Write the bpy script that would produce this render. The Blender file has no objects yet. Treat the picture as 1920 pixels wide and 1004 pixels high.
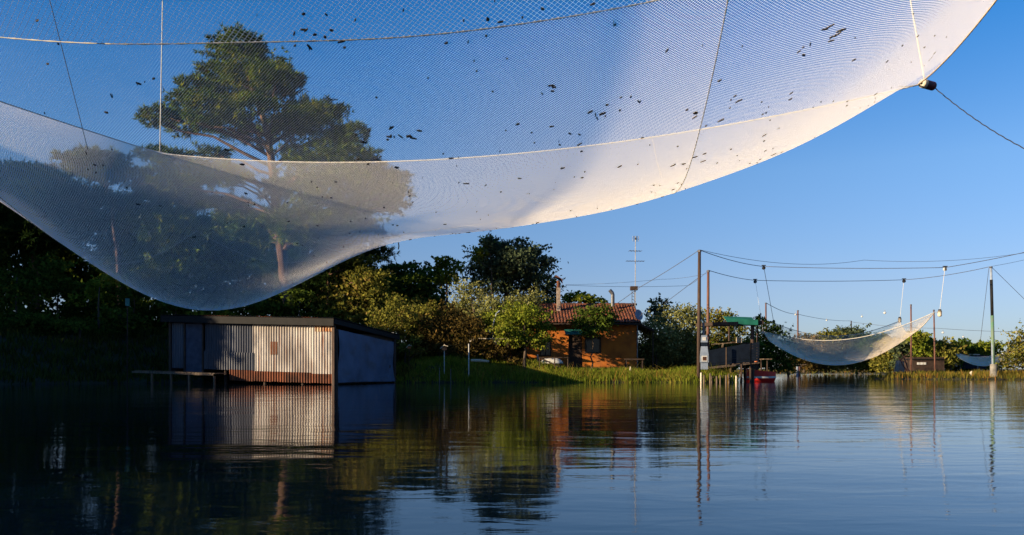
import bpy, math, random
import numpy as np
R = math.radians
rng = np.random.default_rng(7)
random.seed(7)
S = bpy.context.scene
COL = S.collection

# ------------------------------------------------------------------ camera
F, HZ, EYE = 1500.0, 692.0, 0.8           # focal length and horizon in photo pixels, eye height in metres
cd = bpy.data.cameras.new('camera')
cam = bpy.data.objects.new('camera', cd); COL.objects.link(cam)
cam.location = (0, 0, EYE); cam.rotation_euler = (R(90), 0, 0)
cd.sensor_width = 36; cd.lens = F / 1920 * 36
cd.shift_y = (HZ - 502) / 1920
cd.clip_start = 0.1; cd.clip_end = 8000
S.camera = cam

# ------------------------------------------------------------------ light
SUN_AZ, SUN_EL = 245.0, 13.0               # compass angle from +Y towards +X
w = bpy.data.worlds.new('World'); S.world = w; w.use_nodes = True
nt = w.node_tree
bg = nt.nodes['Background']
sky = nt.nodes.new('ShaderNodeTexSky'); sky.sky_type = 'NISHITA'
sky.sun_disc = False; sky.sun_elevation = R(SUN_EL); sky.sun_rotation = R(SUN_AZ)
sky.air_density = 1.0; sky.dust_density = 0.3; sky.ozone_density = 3.0; sky.altitude = 0
hs = nt.nodes.new('ShaderNodeHueSaturation'); hs.inputs['Saturation'].default_value = 1.0
nt.links.new(sky.outputs[0], hs.inputs['Color'])
# clear dry evening air: the same gradient with height all the way round
gc = nt.nodes.new('ShaderNodeTexCoord'); gs = nt.nodes.new('ShaderNodeSeparateXYZ'); gr = nt.nodes.new('ShaderNodeValToRGB')
nt.links.new(gc.outputs['Generated'], gs.inputs[0]); nt.links.new(gs.outputs['Z'], gr.inputs['Fac'])
els = gr.color_ramp.elements
els[0].position = 0.0; els[0].color = (.40,.45,.68,1); els[1].position = 1.0; els[1].color = (.10,.36,.72,1)
for pos, c in ((.095,(.53,.52,.68)), (.23,(.52,.64,.80)), (.40,(.13,.56,.90))):
    e = els.new(pos); e.color = (*c, 1)
mg = nt.nodes.new('ShaderNodeMix'); mg.data_type = 'RGBA'; mg.blend_type = 'MULTIPLY'; mg.inputs['Factor'].default_value = 1
nt.links.new(hs.outputs[0], mg.inputs['A']); nt.links.new(gr.outputs[0], mg.inputs['B'])
nt.links.new(mg.outputs['Result'], bg.inputs['Color'])
bg.inputs['Strength'].default_value = 0.088
sl = bpy.data.lights.new('sun', 'SUN'); sun = bpy.data.objects.new('sun', sl); COL.objects.link(sun)
sl.energy = 5.0; sl.angle = R(0.55); sl.color = (1.0, 0.79, 0.52)
sun.rotation_euler = (R(90 - SUN_EL), 0, R(180 - SUN_AZ))
S.view_settings.view_transform = 'Standard'; S.view_settings.look = 'None'
S.view_settings.exposure = 1.28; S.view_settings.gamma = 1.0
S.view_settings.use_curve_mapping = False
S.cycles.transparent_max_bounces = 24
S.cycles.max_bounces = 6

# ------------------------------------------------------------------ helpers
def P(px, py, Y):
    return np.array([(px - 960) / F * Y, Y, EYE + (HZ - py) / F * Y])
def PX(px, Y): return (px - 960) / F * Y
def PZ(py, Y): return EYE + (HZ - py) / F * Y

def nodes(name):
    m = bpy.data.materials.new(name); m.use_nodes = True
    n = m.node_tree
    return m, n, n.nodes['Principled BSDF'], n.nodes['Material Output']
def mat(name, c1, c2=None, rough=0.7, scale=4.0, bump=0.0, bscale=30.0, metal=0.0, detail=6, stretch=(1,1,1), contrast=(0.35,0.65), coords='Object'):
    m, n, b, o = nodes(name)
    b.inputs['Roughness'].default_value = rough; b.inputs['Metallic'].default_value = metal
    b.inputs['Specular IOR Level'].default_value = 0.3
    tc = n.nodes.new('ShaderNodeTexCoord'); mp = n.nodes.new('ShaderNodeMapping')
    mp.inputs['Scale'].default_value = stretch
    n.links.new(tc.outputs[coords], mp.inputs['Vector'])
    if c2 is None: c2 = tuple(v * 0.65 for v in c1)
    c1 = tuple(v * .74 for v in c1); c2 = tuple(v * .70 for v in c2)
    nz = n.nodes.new('ShaderNodeTexNoise'); nz.inputs['Scale'].default_value = scale; nz.inputs['Detail'].default_value = detail
    n.links.new(mp.outputs[0], nz.inputs['Vector'])
    cr = n.nodes.new('ShaderNodeValToRGB')
    cr.color_ramp.elements[0].position = contrast[0]; cr.color_ramp.elements[0].color = (*c2, 1)
    cr.color_ramp.elements[1].position = contrast[1]; cr.color_ramp.elements[1].color = (*c1, 1)
    n.links.new(nz.outputs['Fac'], cr.inputs['Fac']); n.links.new(cr.outputs[0], b.inputs['Base Color'])
    if bump > 0:
        nb = n.nodes.new('ShaderNodeTexNoise'); nb.inputs['Scale'].default_value = bscale; nb.inputs['Detail'].default_value = 5
        n.links.new(mp.outputs[0], nb.inputs['Vector'])
        bp = n.nodes.new('ShaderNodeBump'); bp.inputs['Strength'].default_value = bump; bp.inputs['Distance'].default_value = 0.03
        n.links.new(nb.outputs['Fac'], bp.inputs['Height']); n.links.new(bp.outputs[0], b.inputs['Normal'])
    return m
def leafmat(name, ca, cb, cc=None, trans=0.35, patch=0.35):
    """Two greens mixed by a per-leaf random value and a soft noise through the crown."""
    m, n, b, o = nodes(name)
    n.nodes.remove(b)
    at = n.nodes.new('ShaderNodeAttribute'); at.attribute_name = 'rnd'
    ge = n.nodes.new('ShaderNodeNewGeometry')
    nz = n.nodes.new('ShaderNodeTexNoise'); nz.inputs['Scale'].default_value = patch; nz.inputs['Detail'].default_value = 3
    n.links.new(ge.outputs['Position'], nz.inputs['Vector'])
    ad = n.nodes.new('ShaderNodeMath'); ad.operation = 'MULTIPLY_ADD'; ad.inputs[1].default_value = 1.9; ad.inputs[2].default_value = -0.95
    n.links.new(nz.outputs['Fac'], ad.inputs[0])
    a2 = n.nodes.new('ShaderNodeMath'); a2.operation = 'ADD'; a2.use_clamp = True
    n.links.new(ad.outputs[0], a2.inputs[0]); n.links.new(at.outputs['Fac'], a2.inputs[1])
    cr = n.nodes.new('ShaderNodeValToRGB')
    cr.color_ramp.elements[0].color = (*ca, 1); cr.color_ramp.elements[1].color = (*cb, 1); cr.color_ramp.elements[1].position = 0.9
    if cc:
        e = cr.color_ramp.elements.new(0.97); e.color = (*cc, 1)
    n.links.new(a2.outputs[0], cr.inputs['Fac'])
    df = n.nodes.new('ShaderNodeBsdfDiffuse'); tr = n.nodes.new('ShaderNodeBsdfTranslucent')
    n.links.new(cr.outputs[0], df.inputs['Color']); n.links.new(cr.outputs[0], tr.inputs['Color'])
    mx = n.nodes.new('ShaderNodeMixShader'); mx.inputs['Fac'].default_value = trans
    n.links.new(df.outputs[0], mx.inputs[1]); n.links.new(tr.outputs[0], mx.inputs[2])
    n.links.new(mx.outputs[0], o.inputs['Surface'])
    return m

def tag(o, label=None, cat=None, group=None, kind=None):
    if label: o['label'] = label
    if cat: o['category'] = cat
    if group: o['group'] = group
    if kind: o['kind'] = kind
    return o
def empty(name, loc, label, cat, group=None):
    e = bpy.data.objects.new(name, None); COL.objects.link(e); e.location = loc
    e.empty_display_size = 0.3
    return tag(e, label, cat, group)

def raw(name, V, Fc, m, parent=None, origin=None, smooth=False, attr=None):
    """V world coordinates (n,3); Fc (k,3) or (k,4) array or list."""
    V = np.asarray(V, dtype=np.float64).reshape(-1, 3)
    if origin is None:
        if parent is not None: origin = np.array(parent.location)
        else: origin = np.array([V[:,0].mean(), V[:,1].mean(), V[:,2].min()])
    V = V - np.asarray(origin)
    me = bpy.data.meshes.new(name)
    if isinstance(Fc, np.ndarray):
        k, s = Fc.shape
        me.vertices.add(len(V)); me.vertices.foreach_set('co', V.ravel())
        me.loops.add(k * s); me.loops.foreach_set('vertex_index', Fc.ravel().astype(np.int32))
        me.polygons.add(k); me.polygons.foreach_set('loop_start', np.arange(0, k * s, s, dtype=np.int32))
        me.update(calc_edges=True)
    else:
        me.from_pydata(V.tolist(), [], Fc)
    if smooth: me.polygons.foreach_set('use_smooth', [True] * len(me.polygons))
    if attr is not None:
        a = me.attributes.new('rnd', 'FLOAT', 'POINT'); a.data.foreach_set('value', np.asarray(attr, dtype=np.float32))
    if m: me.materials.append(m)
    o = bpy.data.objects.new(name, me); COL.objects.link(o)
    if parent is not None:
        po = np.array(parent.location) if parent.parent is None else np.zeros(3)
        o.parent = parent; o.location = tuple(np.asarray(origin) - po)
        if parent.parent is not None: o.location = (0, 0, 0)
    else:
        o.location = tuple(origin)
    return o

class MB:
    def __init__(s): s.v = []; s.f = []
    def add(s, vs, fs):
        n = len(s.v); s.v += [tuple(float(c) for c in v) for v in vs]; s.f += [tuple(i + n for i in f) for f in fs]; return s
    def box(s, c, d, rz=0.0, tilt=0.0, ty=0.0):
        """box of size d centred at c; tilt about X, ty about Y, rz about Z"""
        hx, hy, hz = [k / 2 for k in d]
        b = min(hx, hy, hz) * 0.12
        pts = []
        for sz in (-1, 1):
            for (sx, sy) in ((-1,-1),(1,-1),(1,1),(-1,1)):
                pts.append([sx*hx, sy*hy, sz*hz])
        A = np.array(pts)
        ct, st = math.cos(tilt), math.sin(tilt); A = A @ np.array([[1,0,0],[0,ct,-st],[0,st,ct]]).T
        ct, st = math.cos(ty), math.sin(ty); A = A @ np.array([[ct,0,st],[0,1,0],[-st,0,ct]]).T
        ct, st = math.cos(rz), math.sin(rz); A = A @ np.array([[ct,-st,0],[st,ct,0],[0,0,1]]).T
        return s.add(A + np.array(c), [(0,3,2,1),(4,5,6,7),(0,1,5,4),(1,2,6,5),(2,3,7,6),(3,0,4,7)])
    def tube(s, pts, r, n=8, caps=True):
        pts = [np.asarray(p, float) for p in pts]; k = len(pts)
        rs = r if hasattr(r, '__len__') else [r] * k
        vs = []; fs = []; up = None
        for i, p in enumerate(pts):
            a = pts[min(i + 1, k - 1)] - pts[max(i - 1, 0)]; a = a / (np.linalg.norm(a) + 1e-9)
            if up is None:
                up = np.array([0,0,1.0]) if abs(a[2]) < 0.9 else np.array([1.0,0,0])
            x = np.cross(up, a); x /= np.linalg.norm(x) + 1e-9; y = np.cross(a, x); up = y
            for j in range(n):
                t = 2 * math.pi * j / n
                vs.append(p + rs[i] * (math.cos(t) * x + math.sin(t) * y))
        for i in range(k - 1):
            for j in range(n):
                j2 = (j + 1) % n
                fs.append((i*n + j, i*n + j2, (i+1)*n + j2, (i+1)*n + j))
        if caps: fs.append(tuple(range(n - 1, -1, -1))); fs.append(tuple((k-1)*n + j for j in range(n)))
        return s.add(vs, fs)
    def prism(s, poly, a, b):
        """extrude a polygon of 3-D points by vector from a to b"""
        n = len(poly); a = np.array(a); b = np.array(b)
        return s.add([np.array(p) + a for p in poly] + [np.array(p) + b for p in poly],
            [tuple(range(n-1,-1,-1)), tuple(range(n, 2*n))] + [(i, (i+1)%n, n+(i+1)%n, n+i) for i in range(n)])
    def ball(s, c, r, n=10, m_=6):
        rr = r if hasattr(r, '__len__') else (r, r, r)
        vs = []; fs = []
        for i in range(m_ + 1):
            ph = math.pi * i / m_
            for j in range(n):
                th = 2*math.pi*j/n
                vs.append((c[0]+rr[0]*math.sin(ph)*math.cos(th), c[1]+rr[1]*math.sin(ph)*math.sin(th), c[2]+rr[2]*math.cos(ph)))
        for i in range(m_):
            for j in range(n):
                fs.append((i*n+j, (i+1)*n+j, (i+1)*n+(j+1)%n, i*n+(j+1)%n))
        return s.add(vs, fs)
    def build(s, name, m, parent=None, origin=None, smooth=False):
        return raw(name, np.array(s.v), s.f, m, parent, origin, smooth)

def copy_tree(o, parent=None):
    c = o.copy(); COL.objects.link(c); c.parent = parent
    for ch in o.children: copy_tree(ch, c)
    return c

def leaves(C, size, rn, flat=0.0, asp=0.55):
    """one rhombic leaf per centre: (n,3) -> V, F, attr"""
    n = len(C)
    a = rn.normal(size=(n, 3)); a[:, 2] *= (1 - flat); a /= np.linalg.norm(a, axis=1)[:, None]
    b = rn.normal(size=(n, 3)); b -= (b * a).sum(1)[:, None] * a; b /= np.linalg.norm(b, axis=1)[:, None]
    L = size * rn.uniform(0.6, 1.35, n)[:, None]
    V = np.stack([C - a * L, C + b * L * asp, C + a * L, C - b * L * asp], 1).reshape(-1, 3)
    Fc = np.arange(4 * n).reshape(n, 4)
    return V, Fc, np.repeat(rn.random(n), 4)
def needles(C, N, k, size, rn, wid=0.10):
    """tufts of k needle bundles at centres C pointing out along N"""
    n = len(C)
    d = N[:, None, :] * 0.8 + rn.normal(size=(n, k, 3)) * 0.65; d[:, :, 2] += 0.18
    d /= np.linalg.norm(d, axis=2)[:, :, None]
    b = rn.normal(size=(n, k, 3)); b -= (b * d).sum(2)[:, :, None] * d; b /= np.linalg.norm(b, axis=2)[:, :, None]
    L = size * rn.uniform(0.6, 1.3, (n, k))[:, :, None]
    C3 = C[:, None, :]
    V = np.stack([C3 - b * L * wid + d * L * .1, C3 + b * L * wid + d * L * .1, C3 + d * L], 2).reshape(-1, 3)
    Fc = np.arange(3 * n * k).reshape(-1, 3)
    return V, Fc, np.repeat(np.clip(rn.random(n)[:, None] + rn.normal(size=(n, k)) * .1, 0, 1).ravel(), 3)
def ell_points(c, r, n, rn, shell=0.5, top=0.0):
    """n points in an ellipsoid, most of them near its lumpy skin"""
    d = rn.normal(size=(n, 3)); d /= np.linalg.norm(d, axis=1)[:, None]
    if top: d[:, 2] = np.where((d[:, 2] < 0) & (rn.random(n) < top), -d[:, 2], d[:, 2])
    ph = rn.uniform(0, 6.28, 6)
    lump = 1 + .26*np.sin(4*d[:,0]+ph[0])*np.sin(5*d[:,2]+ph[1]) + .18*np.sin(9*d[:,2]+ph[2])*np.sin(8*d[:,0]+ph[3]) + .08*np.sin(15*d[:,1]+ph[4])
    rad = (shell + (1 - shell) * rn.random(n)) ** 1.0 * lump
    k = max(4, n // 60); tw = rn.integers(0, n, k)                  # sprigs that stick out of the mass
    sel = rn.random(n) < .14; pick = tw[rn.integers(0, k, n)]; ext = rn.uniform(.85, 1.4, n)
    d = np.where(sel[:, None], d[pick] + rn.normal(size=(n, 3)) * .05, d); rad = np.where(sel, ext * lump[pick], rad)
    return np.asarray(c) + d * rad[:, None] * np.asarray(r), d

def tree(name, label, Y, clumps, trunk, m, bark, kind='leaf', size=.12, dens=1.0, depth=None, cat='tree', group=None, base=0.6, seed=None, limbs=True, tr=.18, shell=.45, k=7, extra=0):
    """clumps: (px, py, rx, ry) ellipses of the crown in photo pixels at distance Y; trunk: list of (px, py)."""
    rn = np.random.default_rng(seed if seed is not None else int(rng.integers(1e9)))
    sc = Y / F
    cx = np.mean([c[0] for c in clumps]); wx = max(40, np.ptp([c[0] for c in clumps])/2 + 20)
    bx, by = trunk[0]
    b0 = P(bx, by, Y); b0[2] = base
    root = empty(name, tuple(b0), label, cat, group)
    Vs, Fs, As = [], [], []; off = 0; cents = []
    cl = list(clumps)
    for e in range(extra):                          # lobes of the far and near side of the crown
        c = clumps[rn.integers(len(clumps))]; cl.append((c[0]*.7 + cx*.3 + rn.normal()*8, c[1] + rn.normal()*6, c[2]*.9, c[3]*.9))
    for i, (px, py, rx, ry) in enumerate(cl):
        u = min(1, abs(px - cx) / wx); dep = (depth if depth is not None else wx * sc * .8) * math.sqrt(max(0, 1 - u*u))
        dy = rn.uniform(-1, 1) * dep
        if i >= len(clumps): dy = rn.choice([-1, 1]) * dep * rn.uniform(.5, 1)
        YY = Y + dy
        c = P(px, py, YY); s2 = YY / F
        r = np.array([rx * s2, (rx + ry) / 2 * s2 * 1.1, ry * s2])
        cents.append((c, r))
        area = r[0]*r[2] + r[0]*r[1] + r[1]*r[2]
        if kind == 'needle':
            r = r * np.array([1.2, 1.2, 1.35]); n = int(max(20, area * 120 * dens)); C, N = ell_points(c, r, n, rn, shell, .35)
            V, Fc, A = needles(C, N, k, size, rn)
        else:
            r = r * 1.18; n = int(max(30, area * 270 * dens * (.12/size)**1.2)); C, N = ell_points(c, r, n, rn, shell, .2)
            V, Fc, A = leaves(C, size, rn)
        Vs.append(V); Fs.append(Fc + off); As.append(A); off += len(V)
    raw('crown', np.concatenate(Vs), np.concatenate(Fs), m, root, attr=np.concatenate(As))
    tp = [P(x, y, Y) for x, y in trunk]; tp[0][2] = min(base, tp[0][2]) - .3
    pts = []
    for i in range(len(tp) - 1):
        for q in range(5): pts.append(tp[i] * (1 - q/5) + tp[i+1] * q/5)
    pts.append(tp[-1]); pts = [p + rn.normal(size=3) * .04 for p in pts]
    mb = MB(); mb.tube(pts, [tr * (1.25 - 1.0 * i / len(pts)) for i in range(len(pts))], 8)
    mb.build('trunk', bark, root, smooth=True)
    if limbs:
        zs = [p[2] for p in pts]; 
        for c, r in cents:
            tgt = c - np.array([0, 0, r[2] * .25])
            hd = np.hypot(*(tgt - pts[-1])[:2]); zst = tgt[2] - .45 * np.hypot(tgt[0]-pts[-1][0], tgt[1]-pts[-1][1])
            zst = min(max(zst, zs[0] + .35*(zs[-1]-zs[0])), zs[-1])
            st = pts[int(np.argmin([abs(z - zst) for z in zs]))]
            mid = (st + tgt) / 2 + rn.normal(size=3) * .15 + np.array([0, 0, .08 * hd])
            L = MB(); rr = min(tr * .42, .03 + .012 * np.linalg.norm(tgt - st))
            L.tube([st, st*.5+mid*.5 + rn.normal(size=3)*.08, mid, mid*.5+tgt*.5 + rn.normal(size=3)*.1, tgt], [rr, rr*.85, rr*.65, rr*.5, rr*.25], 5)
            for _ in range(4):
                e = c + rn.normal(size=3) * r * .6; q = mid*.4 + tgt*.6
                L.tube([q, (q+e)/2 + rn.normal(size=3)*.1, e], [rr*.4, rr*.28, rr*.12], 4, caps=False)
            L.build('limb', bark, root, smooth=True)
    return root

# ------------------------------------------------------------------ materials
M = {}
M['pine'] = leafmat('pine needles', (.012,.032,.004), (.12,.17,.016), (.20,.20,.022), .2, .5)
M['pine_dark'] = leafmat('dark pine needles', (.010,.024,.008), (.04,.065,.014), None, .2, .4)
M['green'] = leafmat('fresh green leaves', (.05,.08,.01), (.24,.27,.03), (.22,.2,.03), .35, .6)
M['dkgreen'] = leafmat('dark green leaves', (.018,.036,.008), (.085,.12,.018), None, .3, .5)
M['bluegreen'] = leafmat('blue green leaves', (.022,.036,.024), (.10,.125,.06), (.14,.15,.04), .25, .4)
M['silver'] = leafmat('silver green willow leaves', (.10,.11,.035), (.24,.24,.08), (.28,.27,.11), .3, .6)
M['olive'] = leafmat('olive leaves', (.06,.07,.014), (.24,.22,.04), (.2,.14,.04), .3, .7)
M['brown'] = leafmat('dry brown leaves', (.04,.028,.010), (.12,.085,.022), (.17,.10,.03), .3, .6)
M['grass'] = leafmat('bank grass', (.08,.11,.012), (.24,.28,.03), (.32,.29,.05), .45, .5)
M['reed'] = leafmat('autumn reeds', (.09,.10,.016), (.22,.15,.03), (.26,.12,.03), .35, .35)
M['dkgrass'] = leafmat('shaded bank grass', (.02,.028,.008), (.06,.075,.016), None, .3, .5)  # darker copy of the bank grass, with the left bank's shade in its colour
M['bark'] = mat('pine bark', (.20,.11,.065), (.07,.04,.028), .9, 5, .6, 14, stretch=(1,1,.3))
M['dkbark'] = mat('grey brown bark', (.12,.085,.06), (.05,.038,.03), .9, 5, .5, 14, stretch=(1,1,.3))
M['wood'] = mat('weathered wood', (.22,.16,.11), (.09,.065,.045), .85, 3, .4, 20, stretch=(4,4,.5))
M['poledark'] = mat('tarred pole wood', (.085,.05,.035), (.035,.022,.018), .8, 4, .4, 20, stretch=(4,4,.4))
M['polered'] = mat('brown painted pole', (.19,.085,.055), (.10,.045,.035), .7, 3, .2, 20, stretch=(4,4,.4))
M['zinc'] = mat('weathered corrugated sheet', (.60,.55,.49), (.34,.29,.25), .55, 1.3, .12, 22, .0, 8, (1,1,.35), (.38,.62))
M['zincshade'] = mat('shade-tinted corrugated sheet', (.10,.11,.14), (.055,.06,.08), .6, 1.2, .12, 22, .0, 8, (1,1,.4))  # zinc sheet with the blue shade of the shed's left half put into its colour
M['rust'] = mat('rusted iron sheet', (.22,.07,.03), (.07,.028,.016), .85, 2.2, .35, 26, .0, 8, (1,1,.5))
M['rustwhite'] = mat('half rusted sheet', (.66,.50,.34), (.42,.17,.06), .75, 2.8, .2, 26, .0, 8, (1,1,.5), (.4,.6))
M['tarp'] = mat('blue tarpaulin', (.11,.16,.26), (.08,.125,.21), .6, 1.5, .2, 6)
M['black'] = mat('black roofing felt', (.011,.010,.010), (.006,.006,.006), .85, 3, .3, 20)
M['stucco'] = mat('orange stucco', (.55,.17,.02), (.36,.10,.015), .9, 1.4, .25, 40)
M['stuccobase'] = mat('grey stained plinth', (.20,.13,.09), (.12,.09,.07), .9, 2, .3, 30)
M['tile'] = mat('terracotta tiles', (.24,.075,.035), (.09,.04,.025), .85, 3.5, .4, 20, contrast=(.4,.6))
M['darkwood'] = mat('dark stained wood', (.06,.035,.022), (.03,.018,.012), .8, 4, .3, 20)
M['glass'] = mat('dark window glass', (.02,.025,.03), (.015,.018,.02), .08, 2)
M['chim'] = mat('stained render', (.42,.33,.26), (.22,.16,.12), .9, 5)
M['white'] = mat('old white paint', (.72,.71,.66), (.55,.53,.48), .6, 3, .1, 30)
M['bluewhite'] = mat('pale blue white paint', (.30,.36,.45), (.22,.27,.35), .6, 3, .1, 30)
M['red'] = mat('red boat paint', (.85,.035,.025), (.65,.03,.025), .35, 3)
M['orange'] = mat('orange plastic', (.60,.17,.05), (.42,.11,.03), .5, 3)
M['navy'] = mat('dark blue painted boards', (.014,.022,.038), (.010,.015,.026), .65, 3, .2, 20)
M['canopy'] = mat('green canvas', (.012,.17,.115), (.008,.12,.085), .7, 3, .1, 10)
M['teal'] = mat('teal plastic', (.03,.22,.2), (.02,.15,.14), .5, 3)
M['metal'] = mat('dull grey metal', (.20,.20,.21), (.11,.11,.12), .45, 6, .1, 30, .6)
M['greenpaint'] = mat('worn green paint', (.10,.22,.13), (.16,.2,.15), .6, 4)
M['rope'] = mat('white rope', (.78,.76,.70), (.60,.57,.50), .8, 20)
M['ropedark'] = mat('dark steel rope', (.035,.035,.04), (.02,.02,.02), .7, 20)
M['cable'] = mat('steel cable', (.10,.10,.11), (.07,.07,.08), .6, 8)
M['floatw'] = mat('weathered cream float', (.75,.66,.50), (.55,.45,.32), .6, 12, .2, 40)
M['floatr'] = mat('dark red painted float', (.16,.03,.035), (.08,.02,.025), .6, 12, .2, 40)
M['weed'] = mat('dried water weed', (.045,.032,.018), (.02,.015,.01), .9, 20)
M['edgeropelit'] = mat('sun-tinted edge rope', (.62,.42,.16), (.50,.30,.10), .85, 30)  # low sun along the right-hand net edge is put into this ochre
M['netrope'] = mat('cream seam cord', (.70,.66,.58), (.55,.50,.42), .85, 30)
M['soil'] = mat('bank soil', (.05,.05,.018), (.025,.022,.012), .95, 1.5, .6, 6)
M['concrete'] = mat('stained concrete', (.30,.28,.25), (.18,.17,.15), .9, 3, .3, 20)

B = M['bark']; DB = M['dkbark']
def add_streaks(m, col, lo, hi, st=(5,5,.35), sc=1.0):
    n = m.node_tree; b = n.nodes['Principled BSDF']; src = b.inputs['Base Color'].links[0].from_socket
    ge = n.nodes.new('ShaderNodeNewGeometry'); mp = n.nodes.new('ShaderNodeMapping'); mp.inputs['Scale'].default_value = st
    n.links.new(ge.outputs['Position'], mp.inputs['Vector'])
    nz = n.nodes.new('ShaderNodeTexNoise'); nz.inputs['Scale'].default_value = sc; nz.inputs['Detail'].default_value = 7; nz.inputs['Roughness'].default_value = .65
    n.links.new(mp.outputs[0], nz.inputs['Vector'])
    mr = n.nodes.new('ShaderNodeMapRange'); mr.inputs['From Min'].default_value = lo; mr.inputs['From Max'].default_value = hi; n.links.new(nz.outputs['Fac'], mr.inputs['Value'])
    mx = n.nodes.new('ShaderNodeMix'); mx.data_type = 'RGBA'; n.links.new(mr.outputs[0], mx.inputs['Factor']); n.links.new(src, mx.inputs['A']); mx.inputs['B'].default_value = (*col, 1)
    n.links.new(mx.outputs['Result'], b.inputs['Base Color'])
M['navy'].node_tree.nodes['Principled BSDF'].inputs['Specular IOR Level'].default_value = .08
add_streaks(M['zinc'], (.20,.085,.04), .56, .68)
add_streaks(M['zinc'], (.16,.15,.15), .55, .75, (1.2,1.2,.9), .9)
add_streaks(M['rustwhite'], (.20,.085,.04), .50, .62)
add_streaks(M['stucco'], (.13,.055,.025), .50, .72, (1.3,1.3,.8), .9)
add_streaks(M['tarp'], (.05,.06,.08), .52, .75, (.8,.8,1.6), 1.0)
# ------------------------------------------------------------------ land and water
def shore_polys():
    near = [(-400,-300),(-34,-300),(-30,-40),(-27,-8),(-24,8),(-23,20),(-25,32),(-27,40),(-22,44.5),(-17,46.2),(-11,47.5),(-7.2,47.2),(-6.6,46),(-3.5,46.2),(0,46.8),(4,46.4),(9,46.6),(13,46.4),(13.6,49),(13.8,56),(15,64),(18,72),(22,78),(26,95),(34,140),(60,150),(68,110),(58,80),(50,72),(38,68),(28.5,64),(29,61),(38,57.5),(50,55),(70,48),(110,40),(400,30),(1500,30),(1500,3000),(-1500,3000),(-1500,-300)]
    return np.array(near, float)
POLY = shore_polys()
def sdist(x, y):
    """signed distance to the shoreline, positive on land"""
    p = POLY; q = np.roll(p, -1, 0)
    d = np.full(x.shape, 1e9); ins = np.zeros(x.shape, bool)
    for (ax, ay), (bx, by) in zip(p, q):
        ex, ey = bx - ax, by - ay
        t = np.clip(((x-ax)*ex + (y-ay)*ey) / (ex*ex + ey*ey + 1e-9), 0, 1)
        d = np.minimum(d, np.hypot(x - ax - t*ex, y - ay - t*ey))
        c = ((ay > y) != (by > y)) & (x < (bx - ax) * (y - ay) / (by - ay + 1e-12) + ax)
        ins ^= c
    return np.where(ins, d, -d)
def ground_z(x, y):
    x = np.asarray(x, float); y = np.asarray(y, float)
    s = sdist(x, y)
    z = np.where(s < 0, np.maximum(s * .5, -1.6), np.minimum(.10 + s * np.where(x > 16, .05, .16), np.where(x > 16, .34, .55)))
    # levee on the left bank
    lev = np.clip((s - 1.0) / 9, 0, 1) * np.clip((-13 - x) / 10, 0, 1)
    z = z + np.where(s > 0, lev * lev * (3 - 2*lev) * 2.6, 0)
    z = z + np.where(s > 0, .85*np.clip((s-.5)/3.5,0,1)*np.clip((3.5-x)/5,0,1)*np.clip((x+9)/3,0,1), 0)
    z = z + np.where(s > 1, .06*np.sin(x*1.3+y*.7)*np.sin(y*1.1-x*.4), 0)
    return z
gx = np.concatenate([[-1500,-900,-600,-400,-250,-160,-110], np.arange(-90, 90, .8), [100,120,150,200,280,400,600,900,1500]])
gy = np.concatenate([[-300,-200,-120,-80], np.arange(-60, 36, 2.5), np.arange(36, 80, .6), np.arange(80, 175, 2.2), [180,200,240,300,400,600,900,1400,2200,3000]])
GX, GY = np.meshgrid(gx, gy, indexing='ij')
GZ = ground_z(GX, GY)
nx, ny = GX.shape
ii = np.arange(nx*ny).reshape(nx, ny)
Fg = np.stack([ii[:-1,:-1], ii[1:,:-1], ii[1:,1:], ii[:-1,1:]], -1).reshape(-1, 4)
g = raw('ground', np.stack([GX,GY,GZ], -1).reshape(-1,3), Fg, M['soil'], origin=(0,0,0), smooth=True); g['kind'] = 'structure'

def water_mat():
    m, n, b, o = nodes('water')
    b.inputs['Base Color'].default_value = (.001,.005,.011,1); b.inputs['Roughness'].default_value = .035
    b.inputs['IOR'].default_value = 1.333; b.inputs['Specular IOR Level'].default_value = .5
    ge = n.nodes.new('ShaderNodeNewGeometry')
    def noise(scale, st, det, rot=0, dist=0.0):
        mp = n.nodes.new('ShaderNodeMapping'); mp.inputs['Scale'].default_value = st; mp.inputs['Rotation'].default_value = (0,0,R(rot))
        n.links.new(ge.outputs['Position'], mp.inputs['Vector'])
        nz = n.nodes.new('ShaderNodeTexNoise'); nz.inputs['Scale'].default_value = scale; nz.inputs['Detail'].default_value = det
        nz.inputs['Distortion'].default_value = dist
        n.links.new(mp.outputs[0], nz.inputs['Vector']); return nz
    a = noise(3.2, (.38, 1, 1), 4.5, 6, .5); c = noise(.55, (.4, 1, 1), 2.0, -8); 
    gust = noise(.06, (.35, 1, 1), 2.0, 10)
    mr = n.nodes.new('ShaderNodeMapRange'); mr.inputs['From Min'].default_value = .35; mr.inputs['From Max'].default_value = .65
    mr.inputs['To Min'].default_value = .45; mr.inputs['To Max'].default_value = 1.25
    n.links.new(gust.outputs['Fac'], mr.inputs['Value'])
    mu = n.nodes.new('ShaderNodeMath'); mu.operation = 'MULTIPLY'
    n.links.new(a.outputs['Fac'], mu.inputs[0]); n.links.new(mr.outputs[0], mu.inputs[1])
    m3 = n.nodes.new('ShaderNodeMath'); m3.operation = 'MULTIPLY_ADD'; m3.inputs[1].default_value = 2.2
    n.links.new(c.outputs['Fac'], m3.inputs[0]); n.links.new(mu.outputs[0], m3.inputs[2])
    bp = n.nodes.new('ShaderNodeBump'); bp.inputs['Strength'].default_value = 1.0; bp.inputs['Distance'].default_value = .0075
    n.links.new(m3.outputs[0], bp.inputs['Height']); n.links.new(bp.outputs[0], b.inputs['Normal'])
    return m
M['water'] = water_mat()
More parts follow.
